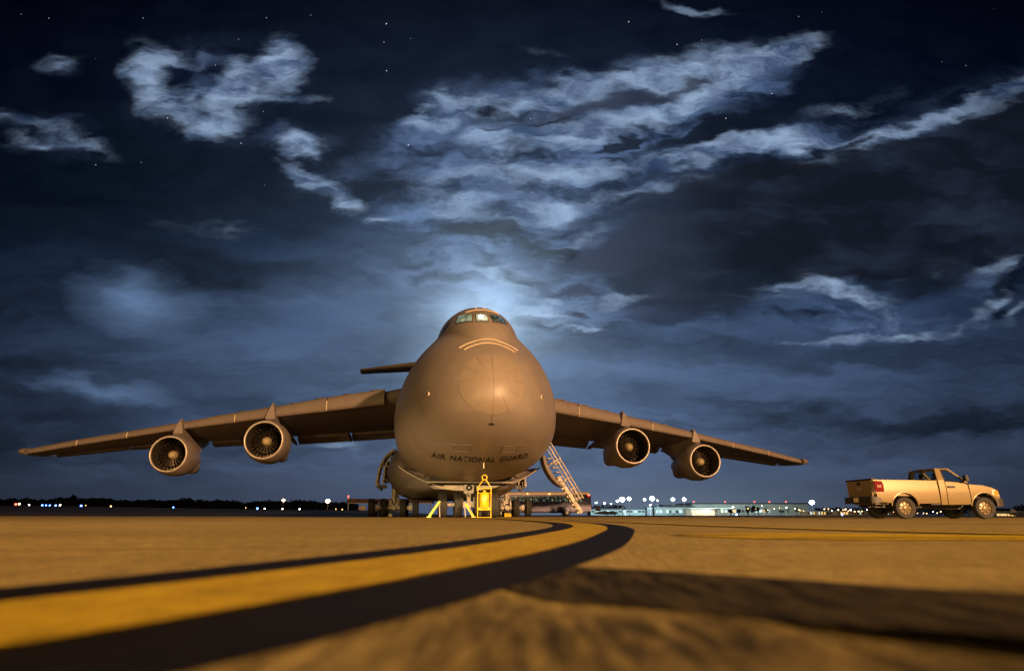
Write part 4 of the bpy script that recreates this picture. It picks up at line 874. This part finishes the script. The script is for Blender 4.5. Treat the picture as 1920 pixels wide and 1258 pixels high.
# greenhouse: pillars and roof frame with glass
def cabY(z): return .94-.26*max(0,(z-1.36))/.52*.62
rf = []
for x, z, hw in ((2.52,1.795,.70),(2.57,1.86,.72),(2.72,1.885,.73),(2.92,1.875,.72),(3.06,1.835,.70)):
    rf.append([(x, y*hw, z-.05*abs(y)**2.5) for y in (-1.06,-.95,-.6,0,.6,.95,1.06)])
m = MB(); m.loft(rf, closed=False); r2 = m.build('roof', M_CAR, TR, smooth=70); md = r2.modifiers.new('s','SOLIDIFY'); md.thickness = .05
m = MB().use(M_TRIM); m.box((2.53,0,1.835),(.05,.40,.035)); m.use(M_RED).box((2.505,-.0,1.835),(.02,.22,.025)); m.build('brake_light', None, TR)
for sgn in (-1, 1):
    Yp = lambda z: sgn*cabY(z)
    m = MB()
    def strip(a, b_, wd0, wd1, th=.05):
        (x0, z0), (x1, z1) = a, b_
        m.loft([[(x0, Yp(z0), z0),(x0+wd0, Yp(z0), z0),(x0+wd0, Yp(z0)-sgn*th, z0),(x0, Yp(z0)-sgn*th, z0)],[(x1, Yp(z1), z1),(x1+wd1, Yp(z1), z1),(x1+wd1, Yp(z1)-sgn*th, z1),(x1, Yp(z1)-sgn*th, z1)]])
    strip((2.51,1.39),(2.54,1.84),.26,.19)                    # rear pillar
    strip((3.56,1.30),(2.97,1.84),.13,.11)                    # windscreen pillar
    pts = [(2.60,1.84),(3.06,1.84),(3.10,1.80),(2.58,1.80)]
    m.add([(x, Yp(z)+sgn*.002, z) for x, z in pts]+[(x, Yp(z)-sgn*.05, z) for x, z in pts], [(0,1,2,3),(7,6,5,4),(0,4,5,1),(1,5,6,2),(2,6,7,3),(3,7,4,0)])
    m.build('pillar', M_CAR, TR, bevel=.012)
    m = MB(); wq = [(2.78,1.37),(2.76,1.77),(2.98,1.78),(3.20,1.62),(3.52,1.37),(3.46,1.33)]
    m.add([(x, Yp(z)-sgn*.025, z) for x, z in wq], [tuple(range(6))]); m.build('door_window', mat('door glass', (.02,.03,.04), .04, spec=1), TR, smooth=0)
    m = MB(); m.path([Vector((x, Yp(z)-sgn*.005, z)) for x, z in wq+wq[:1]], .016, 6); m.build('window_seal', M_TRIM, TR)
# door glass is see-through: replace base by transparent mix
def clear_glass(mt, tint, fac):
    t = NT(mt.node_tree); out = [n for n in t.n if n.type == 'OUTPUT_MATERIAL'][0]; b = t.n['Principled BSDF']
    tr = t.node('ShaderNodeBsdfTransparent'); tr.inputs[0].default_value = tint; mx = t.node('ShaderNodeMixShader'); mx.inputs[0].default_value = fac
    t.l.new(b.outputs[0], mx.inputs[1]); t.l.new(tr.outputs[0], mx.inputs[2]); t.l.new(mx.outputs[0], out.inputs[0])
clear_glass(MATS['door glass'], (.75,.9,1,1), .82)
m = MB(); m.add([(2.53,-.84,1.42),(2.53,.84,1.42),(2.56,.70,1.79),(2.56,-.70,1.79)], [(0,1,2,3)]); m.build('rear_window', MATS['door glass'], TR, smooth=0)
m = MB(); m.add([(3.64,-.80,1.32),(3.64,.80,1.32),(3.02,.64,1.81),(3.02,-.64,1.81)], [(0,1,2,3)]); m.build('windscreen', MATS['door glass'], TR, smooth=0)
m = MB(); m.path([(2.52,-.86,1.41),(2.52,.86,1.41),(2.55,.72,1.80),(2.55,-.72,1.80),(2.52,-.86,1.41)], .028, 6); m.build('window_seal', M_TRIM, TR)
for y in (-.42,.42):
    m = MB(); m.box((2.80,y,1.20),(.2,.5,.6)); m.box((2.78,y,1.60),(.12,.28,.20)); m.box((2.8,y,.95),(.5,.5,.2)); m.build('seat', M_TRIM, TR, bevel=.04)
m = MB(); m.box((3.5,0,1.28),(.35,1.6,.16)); m.path([Vector((3.25+.08*sin(a), .42+.19*cos(a), 1.32+.19*sin(a))) for a in [2*pi*i/16 for i in range(17)]], .018, 6); m.build('dashboard', M_TRIM, TR)
m = MB(); m.box((2.53,0,1.38),(.08,1.75,.06)); m.box((2.53,0,1.1),(.05,1.75,.5)); m.build('cab_back', M_CAR, TR, bevel=.01)
M_RIM = mat('steel rim', (.25,.19,.11), .4, .4)
for x in (XR, XF):
    for sgn in (-1, 1):
        Wh = empty('wheel', (x, sgn*.86, .39)); Wh.parent = TR
        m = MB(); m.lathe([(-.11,.24),(-.125,.30),(-.12,.37),(-.09,.388),(.09,.388),(.12,.37),(.125,.30),(.11,.24)], (0,0,0), 'Y', 40); m.build('tyre', M_TYRE, Wh, smooth=40)
        m = MB().use(M_RIM); q = [(.10,.25),(.105,.235),(.06,.225),(.045,.20)]
        m.lathe([(sgn*a, r_) for a, r_ in q], (0,0,0), 'Y', 40)
        m.lathe([(sgn*a, r_) for a, r_ in [(.060,.115),(.085,.09),(.10,.05),(.10,.001)]], (0,0,0), 'Y', 28)
        NS = 8
        for i in range(NS):
            a = 2*pi*i/NS; w0, w1 = .26, .19
            q2 = [(sgn*.045, .205, a-w0),(sgn*.045, .205, a+w0),(sgn*.062, .110, a+w1*1.6),(sgn*.062, .110, a-w1*1.6)]
            m.add([(r_*cos(t_), y, r_*sin(t_)) for y, r_, t_ in q2]+[(r_*cos(t_), y-sgn*.02, r_*sin(t_)) for y, r_, t_ in q2], [(0,1,2,3),(7,6,5,4),(0,4,5,1),(1,5,6,2),(2,6,7,3),(3,7,4,0)])
        m.use(M_TRIM).lathe([(sgn*.01,.22),(sgn*.01,.001)], (0,0,0), 'Y', 24); m.build('rim', None, Wh, smooth=35)

# ------------------------------------------------------------------ bus beyond the boarding ladder
BX = at(1108, 965, 84)
BUS = empty('bus', (BX.x-6.2, 84, 0), R(0), label='dark blue bus with cream roof and lit side windows, behind the boarding ladder', cat='bus')
M_BUS = mat('bus blue paint', (.24,.20,.34), .4, 0, .15, 1, coat=.2)
M_BROOF = mat('bus cream roof', (.62,.50,.36), .45, 0, .1)
m = MB(); m.prism([(-1.2,.55),(1.2,.55),(1.22,1.9),(1.15,2.48),(-1.15,2.48),(-1.22,1.9)], 'X', -6.1, 6.15); m.build('body', M_BUS, BUS, bevel=.05)
m = MB(); rr = [(-1.17,2.46)]+[(-1.12*cos(a), 2.56+.32*sin(a)) for a in [pi*i/12 for i in range(13)]]+[(1.17,2.46)]; m.prism(rr, 'X', -6.0, 5.9); m.build('roof', M_BROOF, BUS, smooth=50)
m = MB(); m.box((0,-1.235,1.28),(12.2,.02,.04)); m.box((0,-1.235,1.0),(12.2,.02,.03)); m.build('side_stripe', M_BROOF, BUS)
def bus_glow(name):
    mm = bpy.data.materials.new(name); mm.use_nodes = True; t = NT(mm.node_tree); bb = mm.node_tree.nodes['Principled BSDF']; P_ = t.node('ShaderNodeTexCoord').outputs['Object']
    n = t.noise(t.mapping(P_, sc=(2.2,1,1.5)), 1.8, 3, .7); t.put(bb.inputs['Emission Color'], t.ramp(n, [(.40,(.004,.008,.010,1)),(.52,(.05,.09,.07,1)),(.60,(.35,.33,.18,1)),(.75,(.7,.6,.35,1))])); bb.inputs['Emission Strength'].default_value = .55
    bb.inputs['Base Color'].default_value = (.01,.012,.015,1); bb.inputs['Roughness'].default_value = .1; return mm
MBG = bus_glow('bus window glow')
for i in range(13):
    x = -5.55+i*.86
    m = MB(); m.box((x,-1.225,1.98),(.78,.03,.64)); wn = m.build('window', M_BROOF, BUS)
    m = MB(); m.box((x-.18,-1.245,1.98),(.33,.02,.56)); m.box((x+.18,-1.245,1.98),(.33,.02,.56)); m.build('pane', MBG, wn)
m = MB(); m.box((5.9,-1.25,2.45),(.2,.06,.16)); m.build('tail_light', mat('red lamp', (.3,0,0), .3, emit=(1,.08,.04), estr=9), BUS)
for x in (-1.4, -4.6, 1.2): 
    m = MB(); m.box((x,-1.16,2.58),(.12,.06,.08)); m.build('marker_light', mat('amber marker', (.5,.2,0), .3, emit=(1,.55,.12), estr=9 if x > -2 else 6), BUS)
for x in (3.15, -4.5):
    W2 = empty('wheel', (x,-1.02,.50)); W2.parent = BUS
    m = MB(); m.lathe([(-.13,.30),(-.15,.44),(-.12,.50),(.12,.50),(.15,.44),(.13,.30)], (0,0,0), 'Y', 30); m.build('tyre', M_TYRE, W2, smooth=40)
    m = MB(); m.lathe([(-.11,.30),(-.06,.26),(-.05,.14),(-.12,.10),(-.12,.001)], (0,0,0), 'Y', 24); m.build('rim', M_HUB, W2, smooth=40)
    m = MB(); m.lathe([(-.205,.62),(-.225,.60),(-.20,.56)], (x,-1.02,.52), 'Y', 28); m.build('wheel_arch', M_TRIM, BUS, smooth=40)
m = MB(); m.box((0,0,.5),(11.5,2.0,.25)); m.box((-1.5,-1.0,.62),(2.2,.3,.35)); m.build('underframe', M_TRIM, BUS)

# ------------------------------------------------------------------ far airport: masts, halls, lamps (500 m and more away)
M_MAST = mat('galvanised mast', (.45,.47,.48), .5, .3)
def glow(name, col, st): return mat(name, (.5,.5,.5), .4, emit=col, estr=st)
G_COOL = glow('cool lamp', (.80,.93,1), 26); G_WARM = glow('sodium lamp', (1,.55,.18), 7); G_WHITE = glow('white lamp', (1,.90,.74), 20)
G_BLUE = glow('blue taxiway lamp', (.05,.14,1), 30); G_RED = glow('red lamp', (1,.10,.05), 14); G_AMBW = glow('apricot lamp', (1,.66,.38), 9)
def mast(name, px, py, Y, r_, gm, label, group, base_y=None, n=6, cat='light mast'):
    p = at(px, py, Y); z0 = terrain(p.x, Y)-.1
    E_ = empty(name, (p.x, Y, z0), label=label, cat=cat, group=group); h_ = p.z-z0
    m = MB(); m.tube((0,0,0),(0,0,h_), max(.05, r_*.12), max(.035, r_*.07), 8); m.box((0,0,.2),(max(.3, r_*.5),max(.3, r_*.5),.4)); m.tube((0,0,h_-r_*.1),(0,0,h_+r_*.1), r_*.5, r_*.5, 12); m.build('pole', M_MAST, E_)
    m = MB(); rr = r_*.85
    m.lathe([(-rr*.8,.001),(-rr*.62,rr*.6),(0,rr),(rr*.62,rr*.6),(rr*.8,.001)], (0,0,h_), 'Z', 14)
    m.build('lamp_head', gm, E_); return p
COOL = [(1118,942,520,.8,'small cool light mast just right of the bus'),(1134,943,540,.9,'second small cool light mast right of the bus'),(1146,944,560,.7,'third and faintest small mast right of the bus'),
        (1158,939,560,1.2,'white light mast hugging the left of the widest floodlight'),(1167,936,540,2.5,'floodlight mast with the largest pinkish white head'),(1180,934.5,560,2.0,'floodlight mast right of the largest pinkish head'),
        (1209,936,560,1.2,'slim cool mast left of the control block'),(1223,934,540,2.4,'bright tall floodlight mast behind the control block'),(1233,937.5,580,.8,'small cool mast right of the control block'),
        (1262,935.5,540,1.7,'left of two equal tall masts before the terminal'),(1283,935.5,540,1.8,'right of two equal tall masts before the terminal'),
        (1522.5,941,560,2.4,'lone bright floodlight mast beyond the long hangar roof end')]
for px, py, Y, r_, lb in COOL: mast('floodlight_mast', px, py, Y, r_, G_COOL, lb, 'cool floodlight masts by the terminal')
for px, z, Y, P_ in ((1125,12,585,70000),(1180,16,575,150000),(1225,16,575,150000),(1270,16,575,150000),(1330,14,585,90000),(1400,14,585,90000),(1470,14,585,90000),(1530,12,560,60000)):
    q = at(px, 950, Y); 
    l = bpy.data.lights.new('terminal_floodlight', 'SPOT'); l.energy = P_*.42; l.color = (.66,.93,1) if px < 1300 else (.85,.95,.9) if px < 1500 else (1,.8,.5); l.shadow_soft_size = 1.5; l.spot_size = R(160); l.spot_blend = .8
    o = bpy.data.objects.new('terminal_floodlight', l); COL.objects.link(o); o.location = (q.x, Y, z); o.rotation_euler = (R(80), 0, 0)
M_PALE = mat('pale wall panels', (.34,.42,.42), .6, 0, .12, .15)
M_PALE2 = mat('off white wall', (.42,.42,.38), .6, 0, .2, .1)
M_ROOFD = mat('dark roof edge', (.03,.035,.05), .6)
M_TANW = mat('tan wall', (.60,.44,.30), .6, 0, .15, .2)
M_WINL = mat('lit shop window', (.3,.25,.15), .3, emit=(1,.62,.22), estr=1.1); M_WINC = mat('lit cool window', (.2,.3,.3), .3, emit=(.65,.92,.9), estr=.9)
M_WIND = mat('dark window', (.02,.03,.04), .2)
def hall(name, px0, px1, pytop, Y, depth, wall, label, cat='building', roof=M_ROOFD, over=1.2, wins=(), wall_top=None, rt=.9):
    a = at(px0, 965, Y); b_ = at(px1, 965, Y); zt = at(0, pytop, Y).z; L_ = b_.x-a.x; z0 = min(terrain(a.x, Y), terrain(b_.x, Y))-.1
    E_ = empty(name, ((a.x+b_.x)/2, Y+depth/2, z0), label=label, cat=cat); zt -= z0
    m = MB(); m.box((0,0,(zt-rt)/2),(L_,depth,zt-rt)); W_ = m.build('wall', wall, E_)
    m = MB(); m.box((0,-over/2,zt-rt/2),(L_+over,depth+over,rt)); m.build('roof', roof, E_, bevel=.1)
    k = px2m(Y); F_ = {}
    for x0, x1, ya, yb, mt in wins:
        u0, u1 = (x0-(px0+px1)/2)*k/1.03, (x1-(px0+px1)/2)*k/1.03; za, zb = at(0, ya, Y).z-z0, at(0, yb, Y).z-z0
        m = MB(); m.box(((u0+u1)/2,-depth/2-.12,(za+zb)/2),(abs(u1-u0),.25,abs(za-zb))); m.build('window', mt, E_)
    return E_
rw = random.Random(3)
def row(x0, x1, step, ya, yb, mts, fill=.6, skip=.2):
    out = []; x = x0
    while x < x1:
        if rw.random() > skip: out.append((x, min(x+step*fill*rw.uniform(.6,1.2), x1), ya+rw.uniform(-.3,.3), yb, rw.choice(mts)))
        x += step
    return out
hall('terminal_building', 1108, 1222, 952.5, 640, 30, M_PALE, 'long low pale cyan terminal wing between the bus and the control block', wins=row(1112,1218,7,957,960,[M_WIND,M_WINC,M_WIND],.7))
hall('terminal_building', 1228, 1302, 948.5, 650, 40, M_PALE, 'taller pale terminal with stepped dark roof under the two equal masts', wins=row(1232,1300,6,956,961,[M_WINC,M_WIND,M_PALE2],.7))
hall('terminal_annex', 1245, 1290, 945.5, 668, 20, M_PALE2, 'upper storey rising behind the taller terminal roof', rt=1.5)
hall('control_block', 1214, 1224, 949.5, 600, 8, mat('grey concrete tower', (.10,.11,.12), .7), 'narrow dark grey control block with a lamp on its roof', wins=[(1215.2,1222.8,951.5,953,M_WINC)])
mast('roof_lamp', 1219.5, 946.3, 599, .9, G_WHITE, 'white lamp on top of the narrow dark control block', None, n=4, cat='lamp')
hall('cargo_shed', 1298, 1341, 952, 600, 30, M_TANW, 'tan cargo shed with glowing openings left of the grey shed', roof=M_PALE2, wins=[(1299,1304,960.5,964.3,M_WINL),(1306,1311,961,964.3,M_WINL),(1317,1334,956,959,M_WINC),(1313,1320,961.5,964.3,M_WINL)])
hall('grey_shed', 1341, 1374, 951.5, 602, 25, mat('grey shed wall', (.14,.13,.12), .7, 0, .1), 'dark grey shed with green lit doorway beside the tan cargo shed', roof=M_PALE, wins=[(1353,1357,954,960,mat('green lit door', (.2,.3,.2), .4, emit=(.6,1,.5), estr=1.6)),(1360,1364,955,960,M_WINC)])
HG = hall('long_hangar', 1300, 1517, 942.2, 660, 60, M_PALE, 'very long pale hangar with thin dark flat roof behind the sheds', over=4, rt=1.0, wins=row(1376,1512,8,955,960,[M_WINL,M_PALE2,M_WINC,M_WIND],.6,.3))
for px in (1301,1360,1415,1443,1474): 
    q = at(px, 940.8, 655); m = MB().use(M_MAST).tube((0,0,-1.0),(0,0,.2),.12); m.use(G_RED).lathe([(-.5,.001),(-.3,.45),(0,.55),(.3,.45),(.5,.001)], (0,0,.4), 'Z', 12)
    o = m.build('obstruction_light', None); o.location = q; tag(o, 'small red obstruction light on the long hangar roof edge', 'light', 'red obstruction lights on the hangar roof')
hall('parking_structure', 1517, 1700, 957, 640, 20, mat('ochre wall', (.42,.30,.18), .7, 0, .3, .1), 'low ochre building row behind the car park lamps and pickup', roof=M_PALE2, wins=row(1518,1698,5,958.5,963.5,[M_WINL,M_WINC,M_WINL,M_WIND],.55,.25))
hall('service_building', 1869, 2010, 956.8, 420, 25, M_PALE, 'white roofed building with orange lit bays right of the truck', roof=M_PALE, over=2, rt=1.5, wins=row(1872,2008,6.5,962,969,[M_WINL,M_WINL,mat('amber window', (.3,.2,.05), .4, emit=(1,.55,.1), estr=1.6)],.8,.05))
# car park lamps
rl = random.Random(11)
lots = [(1498,955,.9),(1507,957,.8),(1546,953.6,1.1),(1553.5,953.4,1.1),(1560,956,.7),(1572,955,1.2),(1581,955,.9),(1585.5,954,1.4),(1591,957,1),(1595.5,955,1.3),(1428,957,.9),(1440,955,.8),(1452,953,1.0),(1462,952,.9),(1475,951,1.0),(1491,953,1.0),(1403,953,1),(1410,953,1),(1417,954,1),(1375,950,1.3),(1429,947,1)]
lots += [(1603+7.3*i+rl.uniform(-2,2), 955+rl.uniform(-1,6), rl.uniform(.7,1.4)) for i in range(14)] + [(1712+9*i+rl.uniform(-2,2), 957+rl.uniform(-1,5), rl.uniform(.7,1.2)) for i in range(9)]
for i, (px, py, r_) in enumerate(lots):
    mast('street_lamp', px, py, 560+rl.uniform(-30,40), r_*.5, [G_AMBW, G_WARM, G_AMBW, G_WARM, G_WHITE][i % 5], 'small glowing car park lamp among the crowd of lamps behind the pickup truck', 'car park lamps', n=3, cat='lamp')
# parked airliner tails
def tail(px, py, Y, col, label, flip=1):
    q = at(px, py, Y); z0 = terrain(q.x, Y); E_ = empty('airliner', (q.x, Y, z0), label=label, cat='airliner'); h_ = q.z-z0
    m = MB(); m.prism([(flip*-1.2,h_),(flip*.6,h_),(flip*3.2,h_*.42),(flip*-.4+flip*-2.5,h_*.42)] if False else [(0,h_),(flip*1.4,h_),(flip*4.2,h_*.45),(flip*-.2,h_*.45)], 'Y', -.18, .18); m.build('tail_fin', mat('tail '+label[:5], col, .4), E_)
    m = MB(); m.lathe([(-12,.1),(-11,.5),(-8,.95),(0,1.0),(2.5,.7),(4.8,.1)] if flip < 0 else [(-1.5,.1),(.5,.6),(3,1.0),(11,1.05),(14,.8),(15.5,.1)], (0,0,h_*.26), 'X', 18); m.build('fuselage', mat('airliner grey', (.16,.17,.19), .5), E_, smooth=60)
    m = MB(); m.prism([(6,0),(9,0),(12,9),(10.8,9)], 'Z', h_*.20, h_*.23); m.prism([(6,0),(9,0),(12,-9),(10.8,-9)], 'Z', h_*.20, h_*.23); m.build('wing', MATS['airliner grey'], E_)
    for x in (7.5, 13):
        m = MB(); m.tube((x,0,0),(x,0,h_*.2),.12); m.lathe([(-.2,.001),(-.2,.45),(.2,.45),(.2,.001)], (x,0,.45), 'Y', 12); m.build('landing_gear', M_DKMET, E_)
tail(1117, 948.5, 480, (.03,.035,.05), 'dark tail of a parked airliner just right of the bus')
tail(1895, 953, 380, (.75,.72,.75), 'white tail of a parked airliner beyond the truck bonnet', 1)
# blue taxiway lights, runway lights and markers on the left
def lite(name, px, py, Y, r_, gm, label, group):
    p = at(px, py, Y); z0 = terrain(p.x, Y); z = max(p.z, z0+.25); m = MB().use(M_MAST).tube((0,0,z0-z),(0,0,-r_*.8), max(.03, r_*.18)); m.use(gm).lathe([(-r_,.001),(-r_*.7,r_*.75),(0,r_),(r_*.7,r_*.75),(r_,.001)], (0,0,0), 'Z', 12)
    o = m.build(name, None); o.location = (p.x, Y, z); tag(o, label, 'light', group)
for px, py, r_ in ((1381.5,965.0,.15),(1579.5,965.0,.15),(1173,963.5,.10)): lite('taxiway_light', px, py, 110, r_, glow('pale blue lamp', (.22,.30,1), 9), {1381.5:'pale blue edge light in the grass under the two round trees',1579.5:'pale blue edge light in the grass just left of the truck',1173:'pale blue edge light below the largest floodlight head'}[px], 'blue edge lights')
for px, py, r_, lb in ((152,952.3,.42,'blue taxiway light left of the long dark field'),(483,953.5,.42,'blue taxiway light below the inboard left engine'),(79,951,.35,'first blue light of the tight row at far left'),(86,951.2,.3,'second blue light of the tight row at far left'),(93,951.4,.3,'third blue light of the tight row at far left'),(104,951.6,.35,'last blue light of the tight row at far left'),(325,954,.3,'blue taxiway light below the outboard left engine')):
    lite('taxiway_light', px, py, 330, r_, G_BLUE, lb, 'blue edge lights')
for px, py, r_, gm, lb in ((30,946,.9,G_RED,'red light at the far left of the tree line'),(36.5,945.5,.8,G_AMBW,'white light touching the red one at far left'),(55,947.5,.4,G_WHITE,'tiny white light right of the red and white pair'),(113,947.5,.6,G_WHITE,'small white light above the row of blue ones'),(208,950.5,.6,G_WARM,'small yellowish light in the left field'),(161,948,.3,G_WARM,'faint light above the left blue taxiway light'),(461,952.3,.3,G_WARM,'faint field light left of the inboard engine blue one'),(496.5,954,.45,G_WHITE,'white field light right of the inboard blue light'),(530,954.3,.45,G_WHITE,'white field light below the left warm mast'),(562,954.5,.45,G_WHITE,'white field light between the two warm masts'),(630,954.5,.35,G_WARM,'tiny field light left of the shelter'),(642,955,.4,G_WARM,'tiny field light nearest the shelter')):
    lite('runway_light', px, py, 360, r_*.6, gm, lb, 'small lights along the left field')
mast('floodlight_mast', 532, 938, 520, 1.5, G_AMBW, 'warm mast before the trees, left of the brighter warm one', 'warm masts by the tree line')
mast('floodlight_mast', 615, 939.5, 480, 2.0, G_AMBW, 'brighter warm mast before the trees, left of the shelter', 'warm masts by the tree line')
# open shelter on the left, behind the main gear
SY = 255
a = at(655, 957, SY); b_ = at(812, 957, SY); z0 = terrain(a.x, SY); ztop = at(0, 935.5, SY).z-z0
SH = empty('open_shelter', ((a.x+b_.x)/2, SY, z0), label='long open sided shelter with brown roof band behind the left main gear', cat='shelter'); L_ = b_.x-a.x
m = MB(); m.box((0,0,ztop-.75),(L_,8,1.5)); m.build('roof', mat('brown fascia', (.11,.06,.035), .7, 0, .2, .5), SH)
m = MB(); m.box((0,-4.06,ztop-1.55),(L_,.1,.18)); m.build('roof_trim', M_MAST, SH)
for i in range(7):
    m = MB(); m.tube((-L_/2+.4+i*(L_-.8)/6,-3.6,0),(-L_/2+.4+i*(L_-.8)/6,-3.6,ztop-1.5),.18,n=8); m.build('post', M_MAST, SH)
for x, h_ in ((-L_/2+2,1.2),(-L_/2+7.6,3.2)):
    m = MB(); m.tube((x,-2,ztop),(x,-2,ztop+h_),.06,n=6); m.build('antenna', M_MAST, SH)
m = MB(); m.tube((-L_/2+.1,-3,ztop),(-L_/2+.1,-3,ztop+.8),.05); m.use(G_RED).lathe([(-.25,.001),(0,.28),(.25,.001)], (-L_/2+.1,-3,ztop+.95), 'Z', 10); m.build('red_beacon', None, SH)
q = at(680, 957, 240); m = MB().use(mat('cream tank', (.6,.5,.3), .5, 0, .2)).box((0,0,.75),(2.3,1.6,1.1)); m.use(M_DKMET).box((0,0,.12),(2.0,1.3,.24)); m.box((.4,0,1.45),(.4,.4,.3))
o = m.build('ground_power_unit', None, bevel=.08); o.location = (q.x, 240, terrain(q.x, 240)); tag(o, 'cream boxy ground power unit under the shelter', 'ground cart')

# ------------------------------------------------------------------ trees
M_LEAF = mat('foliage', (.028,.034,.020), .9, 0, .4, .6); M_LEAF2 = mat('foliage blue green', (.045,.065,.06), .9, 0, .35, .6); M_BARK = mat('bark', (.06,.045,.03), .9)
def leaves(b, c_, rx, rz, n, sz, rnd):
    for _ in range(n):
        while True:
            v = Vector((rnd.uniform(-1,1), rnd.uniform(-1,1), rnd.uniform(-1,1)))
            if v.length < 1: break
        p = Vector(c_)+Vector((v.x*rx, v.y*rx, v.z*rz)); u = Vector((rnd.gauss(0,1), rnd.gauss(0,1), rnd.gauss(0,1))).normalized(); w_ = u.orthogonal().normalized(); s_ = sz*rnd.uniform(.6,1.4)
        b.add([p-u*s_, p+w_*s_*.6, p+u*s_, p-w_*s_*.6], [(0,1,2,3)])
rt_ = random.Random(5)
b = MB(); X = -1150
TYY = 900
def top_px(px):        # heights of the far tree line measured along it
    return 934.5+5.5*max(0, (px-150)/480)+1.6*sin(px*.031)+1.3*sin(px*.083+1)+1.1*sin(px*.21)
px = -60
while px < 668:
    Y = TYY+rt_.uniform(-25,25); top = top_px(px)+rt_.uniform(-1.6,1.6)
    if 136 < px < 146: top = 926.5+abs(px-141)*.5
    p = at(px, top, Y); z0 = terrain(p.x, Y)-1; h_ = p.z-z0
    leaves(b, (p.x, Y, z0+h_*.45), 6.5, h_*.5, 90, 1.5, rt_); leaves(b, (p.x+rt_.uniform(-3,3), Y, z0+h_*.72), 4, h_*.27, 50, 1.1, rt_)
    for k in range(3): b.box((p.x+rt_.uniform(-6,6), Y, z0+h_*.25), (.5,.5,h_*.5))
    px += 3.4
tag(b.build('far_woods', M_LEAF, smooth=0), 'long dark tree line across the left horizon', kind='stuff')
b = MB()
for px in list(range(1108,1166,4)): 
    p = at(px, 945+rt_.uniform(-1.5,2), 800); leaves(b, (p.x, 800, p.z*.5), 5, p.z*.5, 60, 1.3, rt_)
for px in range(1866,1990,4):
    p = at(px, 951-3.5*sstep((px-1895)/25)+rt_.uniform(-1,1)-(3 if px > 1905 else 0), 600); leaves(b, (p.x, 600, p.z*.5), 4, p.z*.5, 60, 1.1, rt_)
for px in range(1530,1870,5):
    p = at(px, 950+rt_.uniform(-2.5,2), 780); leaves(b, (p.x, 780, p.z*.5), 5, p.z*.5, 45, 1.3, rt_)
tag(b.build('distant_trees', M_LEAF2, smooth=0), 'dim distant trees behind the airport buildings', kind='stuff')
def tree(px, py, Y, rpx, label, zc=.6, spread=1.0):
    p = at(px, py, Y); k = Y/F; h_ = p.z; E_ = empty('tree', (p.x, Y, -.05), label=label, cat='tree', group='trees before the long hangar'); r_ = rpx*k
    m = MB(); m.tube((0,0,0),(.1,0,h_*.45),.28,.18,8)
    for i in range(6): a = i*1.05; m.tube((.1,0,h_*.4),(r_*.5*cos(a), r_*.5*sin(a), h_*.72),.12,.04,6)
    m.build('trunk', M_BARK, E_)
    m = MB()
    for i in range(11):
        a = rt_.uniform(0,2*pi); d = rt_.uniform(0,.6)*r_; leaves(m, (d*cos(a)*spread, d*sin(a), h_*rt_.uniform(.42,.86)), r_*rt_.uniform(.28,.5), h_*rt_.uniform(.08,.15), 80, .34, rt_)
    m.build('crown', M_LEAF2, E_, smooth=0)
for a_ in ((1369.5,951.5,560,5,'leftmost round tree before the long hangar'),(1384,952,555,6,'second round tree, above the pale blue edge light'),(1402,946.5,570,7,'left tree of the tall overlapping clump before the hangar'),(1413,945.5,575,7,'middle tree of the tall overlapping clump'),(1421,948,572,5,'right lower tree of the tall overlapping clump'),(1401.5,953,555,4,'short tree in front of the overlapping clump'),(1438,949,600,6,'pale spreading tree right of the tall clump'),(1463,948.5,590,6,'dark tree near the middle of the hangar'),(1477,950,600,5,'small tree right of the mid hangar tree'),(1494,950,600,5,'tree near the right end of the hangar')):
    tree(*a_)
